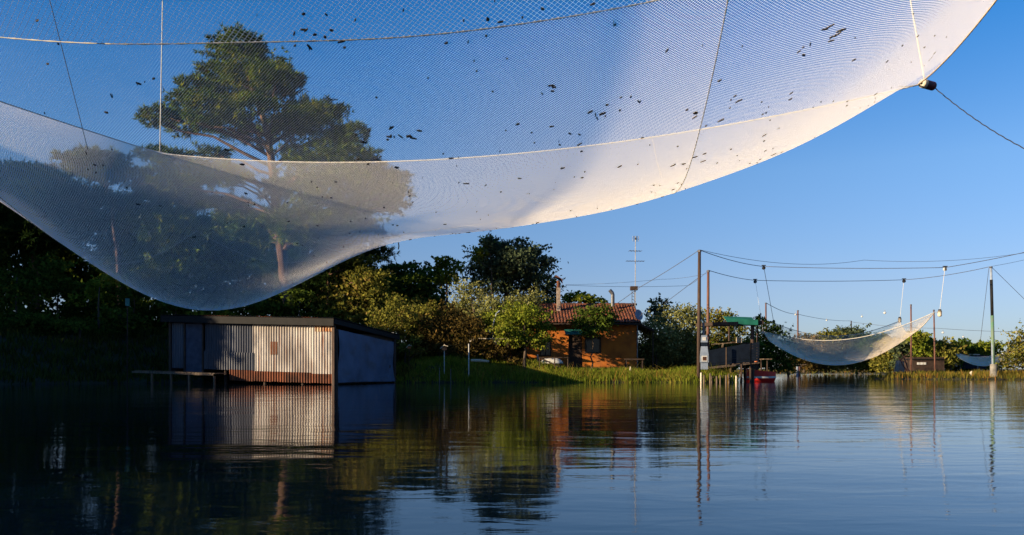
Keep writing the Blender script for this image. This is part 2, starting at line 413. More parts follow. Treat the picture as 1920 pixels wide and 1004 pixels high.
wo = raw('water', [(-1500,-300,0),(1500,-300,0),(1500,400,0),(-1500,400,0)], [(0,1,2,3)], M['water'], origin=(0,0,0)); wo['kind'] = 'structure'

# ------------------------------------------------------------------ grass and reeds
def blades(name, label, X, Yv, h, wid, m, lean=.3, seed=1):
    rn = np.random.default_rng(seed)
    Z = ground_z(X, Yv) - .03
    n = len(X); H = h * rn.uniform(.45, 1.2, n)
    a = rn.uniform(0, 6.28, n); L = rn.normal(size=(n, 2)) * lean * H[:, None]
    W_ = wid * rn.uniform(.6, 1.3, n)
    c = np.stack([X, Yv, Z], 1); dx = np.stack([np.cos(a)*W_, np.sin(a)*W_*.5, np.zeros(n)], 1)
    mid = c + np.stack([L[:,0]*.35, L[:,1]*.35, H*.6], 1); tip = c + np.stack([L[:,0], L[:,1], H*.97], 1)
    V = np.stack([c - dx, c + dx, mid + dx*.7, tip, mid - dx*.7], 1).reshape(-1, 3)
    i = np.arange(n) * 5
    Fc = np.concatenate([np.stack([i, i+1, i+2, i+4], 1)])
    F3 = np.stack([i+4, i+2, i+3, i+3], 1)
    # quads below, and the tip as a second thin quad
    V2 = V.reshape(n, 5, 3)
    Va = np.concatenate([V2, (tip + dx*.05)[:, None, :]], 1).reshape(-1, 3)
    i = np.arange(n) * 6
    Fc = np.concatenate([np.stack([i, i+1, i+2, i+4], 1), np.stack([i+4, i+2, i+5, i+3], 1)])
    o = raw(name, Va, Fc, m, origin=(float(X.mean()), float(Yv.mean()), 0), attr=np.repeat(rn.random(n), 6))
    return tag(o, label, 'grass' if 'grass' in name else 'reeds', kind='stuff')
def scatter(x0, x1, y0, y1, n, smin, smax, seed, clump=.0):
    rn = np.random.default_rng(seed)
    X = rn.uniform(x0, x1, n*3); Yv = rn.uniform(y0, y1, n*3)
    if clump:
        keep = (np.sin(X*1.9+Yv*.6+seed)*np.sin(Yv*2.3-X*.8) + rn.uniform(-1,1,n*3)*.9) > -clump
        X, Yv = X[keep], Yv[keep]
    s = sdist(X, Yv); k = (s > smin) & (s < smax)
    return X[k][:n], Yv[k][:n]
X, Yv = scatter(-7.5, 13.6, 45.5, 53, 30000, -.15, 8, 3, .4)
sc_h = .42 + .2*np.sin(X*.9) * np.sin(X*.37+1)
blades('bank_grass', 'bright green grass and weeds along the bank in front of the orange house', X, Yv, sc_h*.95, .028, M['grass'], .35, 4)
X, Yv = scatter(-7.5, 13.6, 45.5, 50, 900, -.3, 1.6, 13, .0)
blades('tall_grass', 'taller bent grass stems scattered along the sunny waterline', X, Yv, .85, .02, M['reed'], .45, 14)
X, Yv = scatter(-44, -6, 40, 62, 26000, -.1, 16, 5, .4)
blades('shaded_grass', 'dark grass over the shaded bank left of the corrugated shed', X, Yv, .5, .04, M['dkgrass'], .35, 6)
X, Yv = scatter(27, 60, 54, 78, 16000, -.6, 6, 7, .2)
blades('autumn_reeds', 'rusty brown reeds along the right-hand bank under the tall painted pole', X, Yv, .42, .03, M['reed'], .2, 8)
X, Yv = scatter(12, 70, 60, 165, 16000, -.4, 7, 9, .2)
blades('far_reeds', 'low orange and green reeds on the far bank beneath the middle net', X, Yv, .55, .06, M['reed'], .2, 10)

# ------------------------------------------------------------------ lift net over the camera
Dc = np.array([-7.68, 17.45]); Cc = np.array([6.71, 13.25]); Vv = np.array([-.28, -.96]) * 15
PN = [.6199,.1533,.9153,.6468,.0024,1.9326,.1392,-.5182,.7081,.0264,-.3254,.3612,-.1051,-.2552,.1422,1.1509,.3776,.1,.4001,.1584]
def net_warp(a, b):
    return a + 4*a*(1-a)*.237*(b-.47), b + 4*b*(1-b)*-.217*(a-.63)
def net_surf_w(a, b):
    return net_surf(*net_warp(a, b))
def net_surf(s, t, p=PN):
    x = Dc[0]*(1-s) + Cc[0]*s + Vv[0]*t; y = Dc[1]*(1-s) + Cc[1]*s + Vv[1]*t
    bs = 4*s*(1-s); bt = 4*t*(1-t)
    ux, uy = .959, -.28
    pr = .22 * bt * np.clip(s, 0, 1)**6                      # the right-hand edge pulls in a little
    x = x - ux*pr; y = y - uy*pr
    Wt = bs*bt
    z = 5.5 - bs*(p[0]*(1-t)+p[3]*t) - bt*(p[1]*(1-s)+p[2]*s)
    a = 2*s-1; b = 2*t-1
    q = p[5]+p[6]*a+p[7]*b+p[8]*a*a+p[9]*a*b+p[10]*b*b+p[11]*a**3+p[12]*a*a*b+p[13]*a*b*b+p[14]*b**3
    gg = p[15]*np.exp(-((s-p[16])/p[17])**2-((t-p[18])/p[19])**2)
    z = z - Wt*q - np.sqrt(Wt+1e-9)*gg
    # slack folds near the pocket and along the hems
    z = z + Wt**.5 * .012*np.sin(38*s+9*t)*np.sin(21*t-6*s)
    return np.stack([x, y, z], -1)
def net_mat(name, pitch, thick, col, slack=False):
    """Knotted mesh: two crossing sets of round cords, so the gaps close as the sheet turns edge-on."""
    m, n, b, o = nodes(name); n.nodes.remove(b)
    uv = n.nodes.new('ShaderNodeAttribute'); uv.attribute_name = 'lay'
    mp = n.nodes.new('ShaderNodeMapping'); mp.inputs['Rotation'].default_value = (0,0,R(45)); mp.inputs['Scale'].default_value = (1/pitch, 1/pitch, 1)
    n.links.new(uv.outputs['Vector'], mp.inputs['Vector'])
    sp = n.nodes.new('ShaderNodeSeparateXYZ'); n.links.new(mp.outputs[0], sp.inputs[0])
    ge = n.nodes.new('ShaderNodeNewGeometry')
    dt = n.nodes.new('ShaderNodeVectorMath'); dt.operation = 'DOT_PRODUCT'
    n.links.new(ge.outputs['Incoming'], dt.inputs[0]); n.links.new(ge.outputs['Normal'], dt.inputs[1])
    ab = n.nodes.new('ShaderNodeMath'); ab.operation = 'ABSOLUTE'; n.links.new(dt.outputs['Value'], ab.inputs[0])
    mxm = n.nodes.new('ShaderNodeMath'); mxm.operation = 'MAXIMUM'; mxm.inputs[1].default_value = .17; n.links.new(ab.outputs[0], mxm.inputs[0])
    # apparent half width of a round cord against the foreshortened pitch (shared between the two sets)
    pw = n.nodes.new('ShaderNodeMath'); pw.operation = 'POWER'; pw.inputs[1].default_value = 1.1; n.links.new(mxm.outputs[0], pw.inputs[0])
    dv = n.nodes.new('ShaderNodeMath'); dv.operation = 'DIVIDE'; dv.inputs[0].default_value = thick/pitch/2; n.links.new(pw.outputs[0], dv.inputs[1])
    if slack:                                   # the mesh is pulled open towards the left and bunches up to the right
        sx_ = n.nodes.new('ShaderNodeSeparateXYZ'); n.links.new(uv.outputs['Vector'], sx_.inputs[0])
        ml = n.nodes.new('ShaderNodeMapRange'); ml.interpolation_type = 'SMOOTHSTEP'
        ml.inputs['From Min'].default_value = 15*.60; ml.inputs['From Max'].default_value = 15*.73; ml.inputs['To Min'].default_value = .5; ml.inputs['To Max'].default_value = 1.35
        n.links.new(sx_.outputs[0], ml.inputs['Value'])
        mm = n.nodes.new('ShaderNodeMath'); mm.operation = 'MULTIPLY'; n.links.new(dv.outputs[0], mm.inputs[0]); n.links.new(ml.outputs[0], mm.inputs[1]); dv = mm
    masks = []
    for ax in (0, 1):
        fr = n.nodes.new('ShaderNodeMath'); fr.operation = 'FRACT'; n.links.new(sp.outputs[ax], fr.inputs[0])
        sb = n.nodes.new('ShaderNodeMath'); sb.operation = 'SUBTRACT'; sb.inputs[1].default_value = .5; n.links.new(fr.outputs[0], sb.inputs[0])
        aa = n.nodes.new('ShaderNodeMath'); aa.operation = 'ABSOLUTE'; n.links.new(sb.outputs[0], aa.inputs[0])
        lt = n.nodes.new('ShaderNodeMath'); lt.operation = 'LESS_THAN'; n.links.new(aa.outputs[0], lt.inputs[0]); n.links.new(dv.outputs[0], lt.inputs[1])
        masks.append(lt)
    mk = n.nodes.new('ShaderNodeMath'); mk.operation = 'MAXIMUM'
    n.links.new(masks[0].outputs[0], mk.inputs[0]); n.links.new(masks[1].outputs[0], mk.inputs[1])
    tl = n.nodes.new('ShaderNodeBsdfTranslucent'); tp = n.nodes.new('ShaderNodeBsdfTransparent')
    for q in (tl,): q.inputs['Color'].default_value = (*col, 1)
    # the cords are round: their surface normals fan out all round the sheet's own normal
    def vmath(op, a, b_=None, k=None):
        v = n.nodes.new('ShaderNodeVectorMath'); v.operation = op; n.links.new(a, v.inputs[0])
        if b_ is not None: n.links.new(b_, v.inputs[1])
        if k is not None:
            if op == 'SCALE': v.inputs['Scale'].default_value = k
            else: v.inputs[1].default_value = (k, k, k)
        return v
    big = vmath('SCALE', ge.outputs['Position'], k=700.0)
    wn = n.nodes.new('ShaderNodeTexWhiteNoise'); wn.noise_dimensions = '3D'; n.links.new(big.outputs[0], wn.inputs['Vector'])
    r0 = vmath('SUBTRACT', wn.outputs['Color'], k=.5)
    c1_ = vmath('CROSS_PRODUCT', r0.outputs[0], ge.outputs['Normal'])
    t1 = vmath('NORMALIZE', c1_.outputs[0])
    nf = vmath('SCALE', ge.outputs['Normal'], k=.35)
    sm = vmath('ADD', t1.outputs[0], nf.outputs[0]); vn = vmath('NORMALIZE', sm.outputs[0])
    df = n.nodes.new('ShaderNodeBsdfDiffuse'); df.inputs['Color'].default_value = (*col, 1)
    n.links.new(vn.outputs[0], df.inputs['Normal']); n.links.new(vn.outputs[0], tl.inputs['Normal'])
    ad = n.nodes.new('ShaderNodeAddShader'); n.links.new(df.outputs[0], ad.inputs[0]); n.links.new(tl.outputs[0], ad.inputs[1])
    m2 = n.nodes.new('ShaderNodeMixShader'); n.links.new(mk.outputs[0], m2.inputs['Fac'])
    n.links.new(tp.outputs[0], m2.inputs[1]); n.links.new(ad.outputs[0], m2.inputs[2])
    n.links.new(m2.outputs[0], o.inputs['Surface'])
    return m
M['net_inner'] = net_mat('fine net cord', .017, .00112, (.92,.86,.76), True)
M['net_outer'] = net_mat('middle net cord', .018, .0010, (.92,.86,.76))
M['net_thin'] = net_mat('thin net cord', .022, .00085, (.92,.86,.76))
M['net_coarse'] = net_mat('coarse net cord', .028, .0014, (.90,.86,.78))
M['net_far'] = net_mat('distant net cord', .05, .0030, (.98,.82,.58))
def net_piece(name, surf, s0, s1, t0, t1, ns, ntt, m, parent, size=15.0):
    s, t = np.meshgrid(np.linspace(s0, s1, ns+1), np.linspace(t0, t1, ntt+1), indexing='ij')
    V = surf(s, t).reshape(-1, 3); i = np.arange(V.shape[0]).reshape(ns+1, ntt+1)
    Fc = np.stack([i[:-1,:-1], i[1:,:-1], i[1:,1:], i[:-1,1:]], -1).reshape(-1, 4)
    o = raw(name, V, Fc, m, parent, smooth=True)
    a = o.data.attributes.new('lay', 'FLOAT_VECTOR', 'POINT')
    a.data.foreach_set('vector', np.stack([s*size, t*size, s*0], -1).astype(np.float32).ravel())
    return o
def line_on(surf, st, r, name, m, parent, off=0.0, n=60, tw=0):
    st = np.array(st, float); k = np.linspace(0, len(st)-1, n)
    s = np.interp(k, np.arange(len(st)), st[:,0]); t = np.interp(k, np.arange(len(st)), st[:,1])
    pts = surf(s, t); pts[:, 2] -= off
    mb = MB(); mb.tube(list(pts), [r*(1 + tw*((i % 2)*2-1)) for i in range(n)], 6)
    return mb.build(name, m, parent, smooth=True)
netA = empty('lift_net', (-2.6, 8.15, 1.5), 'huge pale fishing net slung overhead across the sky, sagging close to the water', 'fishing net', 'hanging lift nets')
S0, S1, T0, T1 = .34, .785, .25, .666
net_piece('fine_mesh', net_surf_w, S0, S1, T0, T1, 130, 130, M['net_inner'], netA)
net_piece('net_border', net_surf_w, S1, 1, T0, T1, 70, 100, M['net_outer'], netA)
net_piece('net_border', net_surf_w, S1, 1, 0, T0, 70, 60, M['net_thin'], netA)
net_piece('net_border', net_surf_w, 0, S0, 0, T1, 90, 150, M['net_thin'], netA)
net_piece('net_border', net_surf_w, S0, S1, 0, T0, 120, 80, M['net_thin'], netA)
net_piece('coarse_mesh', net_surf_w, 0, 1, T1, 1, 160, 60, M['net_coarse'], netA)
for st in ([(0,T1),(1,T1)], [(S1,0),(S1,T1)], [(S0,T0),(S0,T1)], [(S0,T0),(S1,T0)]):
    line_on(net_surf_w, st, .0042, 'seam_cord', M['netrope'], netA, .002, 240, .35)
for st in ([(0,0),(1,0)], [(0,0),(0,1)], [(1,0),(1,1)], [(0,1),(1,1)]):
    line_on(net_surf, st, .011, 'edge_rope', M['edgeropelit'] if st[0] == (1,0) else M['netrope'], netA, 0, 160, .15)

# weed caught in the mesh
rn = np.random.default_rng(21)
Vw = []; Fw = []
def weed_bit(s, t, ln, wd, ang, k):
    ln = ln*.6; wd = wd*.75
    n0 = len(Vw)
    for j in range(k):
        a = ang + rn.normal() * .5; ds = math.cos(a) * ln/15; dt_ = math.sin(a) * ln/15
        so = s + rn.normal()*ln/15*.35; to = t + rn.normal()*ln/15*.25
        w_ = wd * rn.uniform(.5, 1.2)/15; nsx, ntx = -math.sin(a)*w_, math.cos(a)*w_
        q = [(so-ds, to-dt_), (so+nsx-ds*.2, to+ntx-dt_*.2), (so+ds, to+dt_), (so-nsx+ds*.3, to-ntx+dt_*.3)]
        b = len(Vw)
        for (u, v) in q:
            p = net_surf(np.array(min(.999,max(0,u))), np.array(min(.999,max(0,v)))); p[2] -= .008; Vw.append(p)
        for (u, v) in q:
            p = net_surf(np.array(min(.999,max(0,u))), np.array(min(.999,max(0,v)))); p[2] += .004; Vw.append(p)
        Fw.extend([(b,b+1,b+2,b+3),(b+7,b+6,b+5,b+4),(b,b+4,b+5,b+1),(b+1,b+5,b+6,b+2),(b+2,b+6,b+7,b+3),(b+3,b+7,b+4,b)])
for (s, t, k, ln) in [(.64,.67,16,.035),(.645,.597,14,.04),(.655,.595,10,.04),(.73,.60,9,.035),(.75,.57,10,.04),(.73,.55,7,.04),(.72,.548,4,.03),(.78,.46,7,.05),(.74,.49,4,.04),(.765,.575,8,.04),(.71,.663,6,.02),(.74,.655,6,.02),(.67,.675,6,.022),(.69,.69,3,.03),(.66,.70,4,.03),(.64,.71,4,.03),(.72,.70,3,.03),(.85,.56,9,.05),(.87,.55,7,.05),(.84,.50,5,.04),(.80,.53,6,.04)]:
    for j in range(max(1, int(k*.55))): weed_bit(s + rn.normal()*.009, t + rn.normal()*.006, ln*rn.uniform(.3,1.3), .007*rn.uniform(.3,1.5), rn.normal()*.8 + .2, int(rn.integers(1,3)))
for j in range(330):
    s = rn.uniform(.45, .97); t = rn.uniform(.3, .74)
    weed_bit(s, t, rn.choice([.012,.02,.03,.045], p=[.5,.3,.15,.05]), .004, rn.normal()*.6+.2, int(rn.integers(1,3)))
wd = raw('net_weed', np.array(Vw), Fw, M['weed'], netA); wd['kind'] = 'stuff'

def rope(name, pts, r, m, label, cat='rope', group=None, n=6, sag=0.0, seg=16):
    pts = [np.asarray(p, float) for p in pts]; out = []
    for i in range(len(pts)-1):
        for q in range(seg):
            u = q/seg; p = pts[i]*(1-u) + pts[i+1]*u; p[2] -= 4*u*(1-u)*sag; out.append(p)
    out.append(pts[-1])
    mb = MB(); mb.tube(out, r, n); o = mb.build(name, m, None, origin=tuple(out[0]), smooth=True)
    return tag(o, label, cat, group)
Dp = net_surf(np.array(0.), np.array(0.)); Cp = net_surf(np.array(1.), np.array(0.))
rope('hoisting_rope', [Dp, Dp + [.18, -.1, 7.5]], .011, M['rope'], 'white rope dropping in front of the tallest pine to a corner of the overhead net', group='ropes holding up the overhead net')
fl = empty('net_float', tuple(P(1737,158,13.25)), 'cylindrical float with cream end and dark red side hanging beside the overhead net corner', 'float')
c0 = P(1731,157,13.2); c1 = P(1749,162,13.32)
ax = (c1-c0); 
mb = MB(); mb.tube([c0 - ax*.02, c0, c1, c1 + ax*.04], [.058,.072,.072,.06], 20); mb.build('float_body', M['floatr'], fl, smooth=False)
mb = MB(); mb.tube([c0 - ax*.16, c0 - ax*.10, c0 + ax*.12, c0 + ax*.13], [.055,.070,.076,.074], 20); mb.build('float_end', M['floatw'], fl)
mb = MB(); mb.tube([c0 - ax*.3, c0 - ax*.14], .02, 8); mb.build('cord_eye', M['ropedark'], fl)
def twist(a, b, r, sag, n, amp):
    pts = []
    for i in range(n+1):
        u = i/n; p = a*(1-u)+b*u; p[2] -= 4*u*(1-u)*sag
        p = p + np.array([0, amp*math.cos(i*1.7), amp*math.sin(i*1.7)]); pts.append(p)
    return pts
mb = MB(); mb.tube(twist(c1, P(1990,310,11.5), .006, .12, 60, .004), .008, 5)
tag(mb.build('guy_rope', M['ropedark'], None, origin=tuple(c1), smooth=True), 'dark twisted rope running from the red float down to the right edge', 'rope')
mb = MB(); mb.tube(twist(Cp + [-.3,0,-.02], c0, .005, .02, 16, .006), .009, 5)
tag(mb.build('tie_rope', M['ropedark'], None, origin=tuple(Cp), smooth=True), 'short dark knotted rope tying the overhead net to its red float', 'rope')
rope('hoisting_rope', [c0 + [.02,0,.06], P(1700,-40,13.0), P(1640,-420,12.6)], .012, M['rope'], 'white rope rising from the red float up behind the right side of the overhead net', group='ropes holding up the overhead net')
rope('hoisting_rope', [P(165,282,13.8), P(88,-20,12.8), P(40,-300,12)], .006, M['ropedark'], 'thin dark line slanting up at far left behind the overhead net', group='ropes holding up the overhead net')
rope('weed_strand', [P(747,455,10.9), P(748,462,10.9), P(747,468,10.9)], .008, M['weed'], 'small dark strand of weed dangling under the overhead net edge', cat='weed', seg=4)

# ------------------------------------------------------------------ corrugated shed
LA = np.array([-18.77, 44.0]); RA = np.array([-8.88, 40.0])
wd_ = (RA-LA)/np.linalg.norm(RA-LA); wn = np.array([wd_[1], -wd_[0]])       # outward normal towards the water
WL = np.linalg.norm(RA-LA)
def wall_u(px):
    k = (px-960)/F
    # LA + u*wd : x = k*y
    return (k*LA[1]-LA[0])/(wd_[0]-k*wd_[1])
def wp(u, z, off=0.0): 
    p = LA + wd_*u + wn*off; return np.array([p[0], p[1], z])
def wz(px, py):
    u = wall_u(px); return u, PZ(py, LA[1] + wd_[1]*u)
shed = empty('corrugated_shed', (-13.5, 44, 0), 'lean-to shed of rusty corrugated iron sheets standing in the water with black roof', 'shed')
def sheet(px0, px1, y0l, y0r, y1l, y1r, m, off=0., amp=.034, pitch=.165, name='corrugated_sheet', label=None):
    """front-wall sheet between two photo columns; y0 = top, y1 = bottom at left and right"""
    ua, ub = wall_u(px0), wall_u(px1); n = max(4, int((ub-ua)/pitch*6))
    za0, zb0 = wz(px0, y0l)[1], wz(px1, y0r)[1]; za1, zb1 = wz(px0, y1l)[1], wz(px1, y1r)[1]
    vs = []; fs = []
    rr = random.uniform(-.012, .012)
    for i in range(n+1):
        k = i/n; u = ua+(ub-ua)*k; o = off + amp*math.cos(2*math.pi*u/pitch) + rr*(k-.5)
        vs += [wp(u, za1+(zb1-za1)*k + random.uniform(-.012,.012), o), wp(u, za0+(zb0-za0)*k, o), wp(u, za0+(zb0-za0)*k, o-.004), wp(u, za1+(zb1-za1)*k, o-.004)]
    for i in range(n):
        a = i*4; b = a+4
        fs += [(a, b, b+1, a+1), (a+1,b+1,b+2,a+2), (a+3,a+2,b+2,b+3), (a+3,b+3,b,a)]
    o = MB().add(vs, fs).build(name, m, shed, smooth=False)
    if label: o['label'] = label
    return o
sheet(321,346,606,606,690,691,M['zincshade'],.01)
sheet(384,432,606,608,660,661,M['zincshade'],.0)
sheet(381,430,658,659,692,694,M['zincshade'],.03)
sheet(430,478,661,662,693,695,M['zincshade'],.035)
sheet(430,476,608,609,664,665,M['zincshade'],-.02)
xs_ = [474, 510, 546, 584, 626]
for i in range(4):
    a, b = xs_[i], xs_[i+1]
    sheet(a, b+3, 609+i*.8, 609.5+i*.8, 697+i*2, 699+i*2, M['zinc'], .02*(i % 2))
sheet(592,627,611,612,622,622,M['rustwhite'],.045)
for (a, b, y) in [(430,476,693),(474,510,696),(508,546,697),(544,584,698),(582,627,701)]:
    sheet(a, b, y, y+1, 713+(a-430)*.03, 714+(b-430)*.03, M['rust'], .03, label='rust red sheet along the foot of the shed')
sheet(508,521,641,641,665,665,M['rust'],.055,.014,.08,'patch_panel','small brown rusted patch on the shed wall')
# flat door, boards, posts
def fbox(px0, px1, ya, yb, m, off, th, name, label=None):
    ua, ub = wall_u(px0), wall_u(px1); z0 = wz((px0+px1)/2, yb)[1]; z1 = wz((px0+px1)/2, ya)[1]
    c = wp((ua+ub)/2, (z0+z1)/2, off)
    o = MB().box(c, (ub-ua, th, z1-z0), math.atan2(wd_[1], wd_[0])).build(name, m, shed)
    if label: o['label'] = label
    return o
M['doorblue'] = mat('dark blue door paint', (.06,.075,.12), (.035,.045,.08), .7, 3, .2, 20)
dr = fbox(346,382,607,700,M['doorblue'],.0,.05,'door','flat dark blue door at the left end')
fbox(346,349,607,700,M['darkwood'],.05,.05,'door_frame'); fbox(380,383,607,700,M['darkwood'],.05,.05,'door_frame')
fbox(624,629,609,724,M['poledark'],.03,.16,'corner_post')
fbox(318,322,606,696,M['poledark'],.0,.14,'corner_post')
# side wall with tarpaulin
A3 = np.array([-8.80, 40.05]); B3 = np.array([-6.78, 46.0])
sd = (B3-A3)/np.linalg.norm(B3-A3); sn = np.array([sd[1], -sd[0]]); SL = np.linalg.norm(B3-A3)
def sp3(u, z, off=0.): p = A3 + sd*u + sn*off; return np.array([p[0], p[1], z])
vs = []; fs = []; nu, nv = 60, 30
for i in range(nu+1):
    for j in range(nv+1):
        a = i/nu; b = j/nv; u = a*SL*.985+.06
        zt = (3.05-.28) + (2.64-.30-2.77)*a; zb = .10 + .02*math.sin(5*a) + (.0)*a
        z = zb + (zt-zb)*b
        o = .05 + .06*math.sin(3.2*a+2.2*b) + .045*math.sin(14*a-6*b)*(1-b*.7) + .028*math.sin(31*a+3*b)*(1-b*.6) + .012*math.sin(8*(a-b))
        vs.append(sp3(u, z, o))
for i in range(nu):
    for j in range(nv):
        q = i*(nv+1)+j; fs.append((q, q+nv+1, q+nv+2, q+1))
MB().add(vs, fs).build('tarpaulin', M['tarp'], shed, smooth=True)['label'] = 'creased blue tarpaulin covering the side wall'
MB().box(sp3(SL/2, 1.35, -.08), (SL, .06, 2.6), math.atan2(sd[1], sd[0])).build('side_wall', M['darkwood'], shed)
MB().tube([sp3(SL, -1.2, .02), sp3(SL, 2.6, .02)], .10, 8).build('corner_post', M['poledark'], shed)
MB().tube([sp3(SL*.0, -1.2, .02), sp3(0, 2.8, .02)], .08, 8).build('corner_post', M['poledark'], shed)
# back and left walls
BL = B3 + (LA-RA)*1.02
MB().box((*( (BL+B3)/2), 1.6), (WL*1.02, .06, 2.6), math.atan2(*( (B3-BL)[::-1]))).build('back_wall', M['zincshade'], shed)
lv = BL-LA; MB().box((*((BL+LA)/2), 2.0), (np.linalg.norm(lv), .06, 2.9), math.atan2(lv[1], lv[0])).build('left_wall', M['zincshade'], shed)
# roof: sheets running front to back, dark fascia in front
zfl, zfr, zbr = 3.72, 3.28, 2.80
def roof_pt(a, b, dz=0.):     # a along the front (0 left), b front to back
    f0 = LA + wd_*(-.35 + a*(WL+.55)) + wn*.35; k = sd*(b*(SL+.85))
    z = zfl + (zfr-zfl)*a + (-.56)*b + dz
    return np.array([f0[0]+k[0], f0[1]+k[1], z])
nr = 12
for i in range(nr):
    a0, a1 = i/nr, (i+1)/nr + .006; vs = []; fs = []; n = 24; lift = .012*(i % 2) + random.uniform(0,.015)
    for j in range(n+1):
        a = a0+(a1-a0)*j/n; dz = .03 + lift + .02*math.sin(2*math.pi*j/n*5.5)
        vs += [roof_pt(a,-.01,dz), roof_pt(a,1.01,dz), roof_pt(a,1.01,dz-.006), roof_pt(a,-.01,dz-.006)]
    for j in range(n):
        q = j*4; r_ = q+4; fs += [(q,r_,r_+1,q+1),(q+1,r_+1,r_+2,q+2),(q+3,q+2,r_+2,r_+3),(q+3,r_+3,r_,q)]
    MB().add(vs, fs).build('roof_sheet', M['rust'] if i in (3,4,7,10) else M['black'], shed)
def beam(a, b, w1, h1, name, m, parent):
    a = np.array(a); b = np.array(b); d = b-a; L = np.linalg.norm(d[:2])
    c = (a+b)/2; o = MB().box(c, (np.linalg.norm(d), w1, h1), math.atan2(d[1], d[0]), 0, -math.atan2(d[2], L))
    return o.build(name, m, parent)
beam(roof_pt(0,0,-.17), roof_pt(1,0,-.17), .05, .36, 'fascia_board', M['black'], shed)
beam(roof_pt(1,0.005,-.12), roof_pt(1,1,-.12), .05, .24, 'fascia_board', M['black'], shed)
for b in (.02,.5,.96): beam(roof_pt(.01,b,-.12), roof_pt(.99,b,-.12), .08, .12, 'rafter', M['darkwood'], shed)
# piles under the shed
for u in (1.0, 3.6, 6.2, 8.6):
    MB().tube([wp(u,-1.4,-.25), wp(u,.5 if u>5 else .8,-.25)], .09, 8).build('pile', M['poledark'], shed)
# jetty along its left end
jet = empty('jetty', tuple(wp(-1,.4,.6)), 'low plank jetty on short piles at the dark left end of the shed', 'jetty')
jA = np.array([PX(248,42.5), 42.5]); jB = np.array([PX(400,41.4), 41.4]); jd = (jB-jA)/np.linalg.norm(jB-jA); jl = np.linalg.norm(jB-jA)
k = 0; u = 0
while u < jl-.1:
    w_ = random.uniform(.14,.19); c = jA + jd*(u+w_/2) + np.array([.2,.5])
    MB().box((c[0], c[1], .70 - .03*u + random.uniform(-.008,.008)), (w_-.02, 1.1+random.uniform(-.05,.05), .04), math.atan2(jd[1],jd[0])+random.uniform(-.02,.02)).build('plank', M['wood'], jet)
    u += w_+.012
beam((*jA,.64), (*jB,.64-.03*jl), .08, .09, 'edge_beam', M['wood'], jet)
for px in (284, 320, 354, 401):
    Yj = jA[1] + (px-248)/152*(jB[1]-jA[1]); MB().tube([(PX(px,Yj),Yj+.06,-1.2),(PX(px,Yj),Yj+.06,.6-.03*(px-248)/25)], .065, 8).build('pile', M['wood'], jet)
b_ = MB(); b_.tube([P(239,560,44), P(239,574,44)], .11, 10); tag(b_.build('plastic_drum', M['teal'], None), 'small upright teal tube on a post in the dark bank bushes', 'drum')
MB().tube([P(239,574,44.05), np.array([PX(239,44.05), 44.05, float(ground_z(np.array([PX(239,44.)]), np.array([44.]))[0])-.2])], .03, 6).build('post', M['darkwood'], bpy.data.objects['plastic_drum'], origin=bpy.data.objects['plastic_drum'].location[:])
bpy.data.objects['post'].location = (0,0,0)

# ------------------------------------------------------------------ orange house
HY = 52.0
hx0, hx1 = PX(986,HY), PX(1196,HY)
gz = .5
house = empty('house', ((hx0+hx1)/2, HY+2.6, gz), 'small one storey orange house with terracotta tiled roof behind the grassy bank', 'house')
ez, rz_ = PZ(606,HY), 5.15
dep = 5.2
def wallrect(x0,x1,z0,z1,holes,name,m,y,th=.25):
    xs2 = sorted({x0,x1,*[h for q in holes for h in q[:2]]}); zs2 = sorted({z0,z1,*[h for q in holes for h in q[2:]]})
    mb = MB()
    for i in range(len(xs2)-1):
        for j in range(len(zs2)-1):
            cx_, cz_ = (xs2[i]+xs2[i+1])/2, (zs2[j]+zs2[j+1])/2
            if any(q[0]<cx_<q[1] and q[2]<cz_<q[3] for q in holes): continue
            mb.box((cx_, y+th/2, cz_), (xs2[i+1]-xs2[i], th, zs2[j+1]-zs2[j]))
    return mb.build(name, m, house)
door = (PX(1066,HY), PX(1092,HY), gz, PZ(626,HY)); win = (PX(1096,HY), PX(1127,HY), PZ(663,HY), PZ(632,HY))
win2 = (PX(1012,HY), PX(1034,HY), PZ(668,HY), PZ(640,HY))
wallrect(hx0,hx1,gz-.3,ez+.1,[door,win,win2],'wall',M['stucco'],HY)
MB().box(((hx0+door[0])/2, HY-.02, gz+.12), (door[0]-hx0, .05, .55)).build('plinth', M['stuccobase'], house)
MB().box(((hx1+door[1])/2, HY-.02, gz+.12), (hx1-door[1], .05, .55)).build('plinth', M['stuccobase'], house)
for x in (hx0+.125, hx1-.125):
    y0, y1, yr = HY+.252, HY+dep, HY+dep/2
    MB().prism([(0,y0,gz-.3),(0,y1,gz-.3),(0,y1,ez+.1),(0,yr,rz_-.12),(0,y0,ez+.2)], (x-.122,0,0), (x+.122,0,0)).build('wall', M['stucco'], house)
MB().box(((hx0+hx1)/2, HY+dep-.13, (gz+ez)/2), (hx1-hx0-.52, .24, ez-gz)).build('wall', M['stucco'], house)
d_ = MB().box(((door[0]+door[1])/2, HY+.16, (door[2]+door[3])/2), (door[1]-door[0]-.02, .06, door[3]-door[2])).build('door', M['darkwood'], house)
MB().ball(((door[1])-.12, HY+.10, gz+1.0), .03).build('handle', M['metal'], d_, origin=house.location[:])
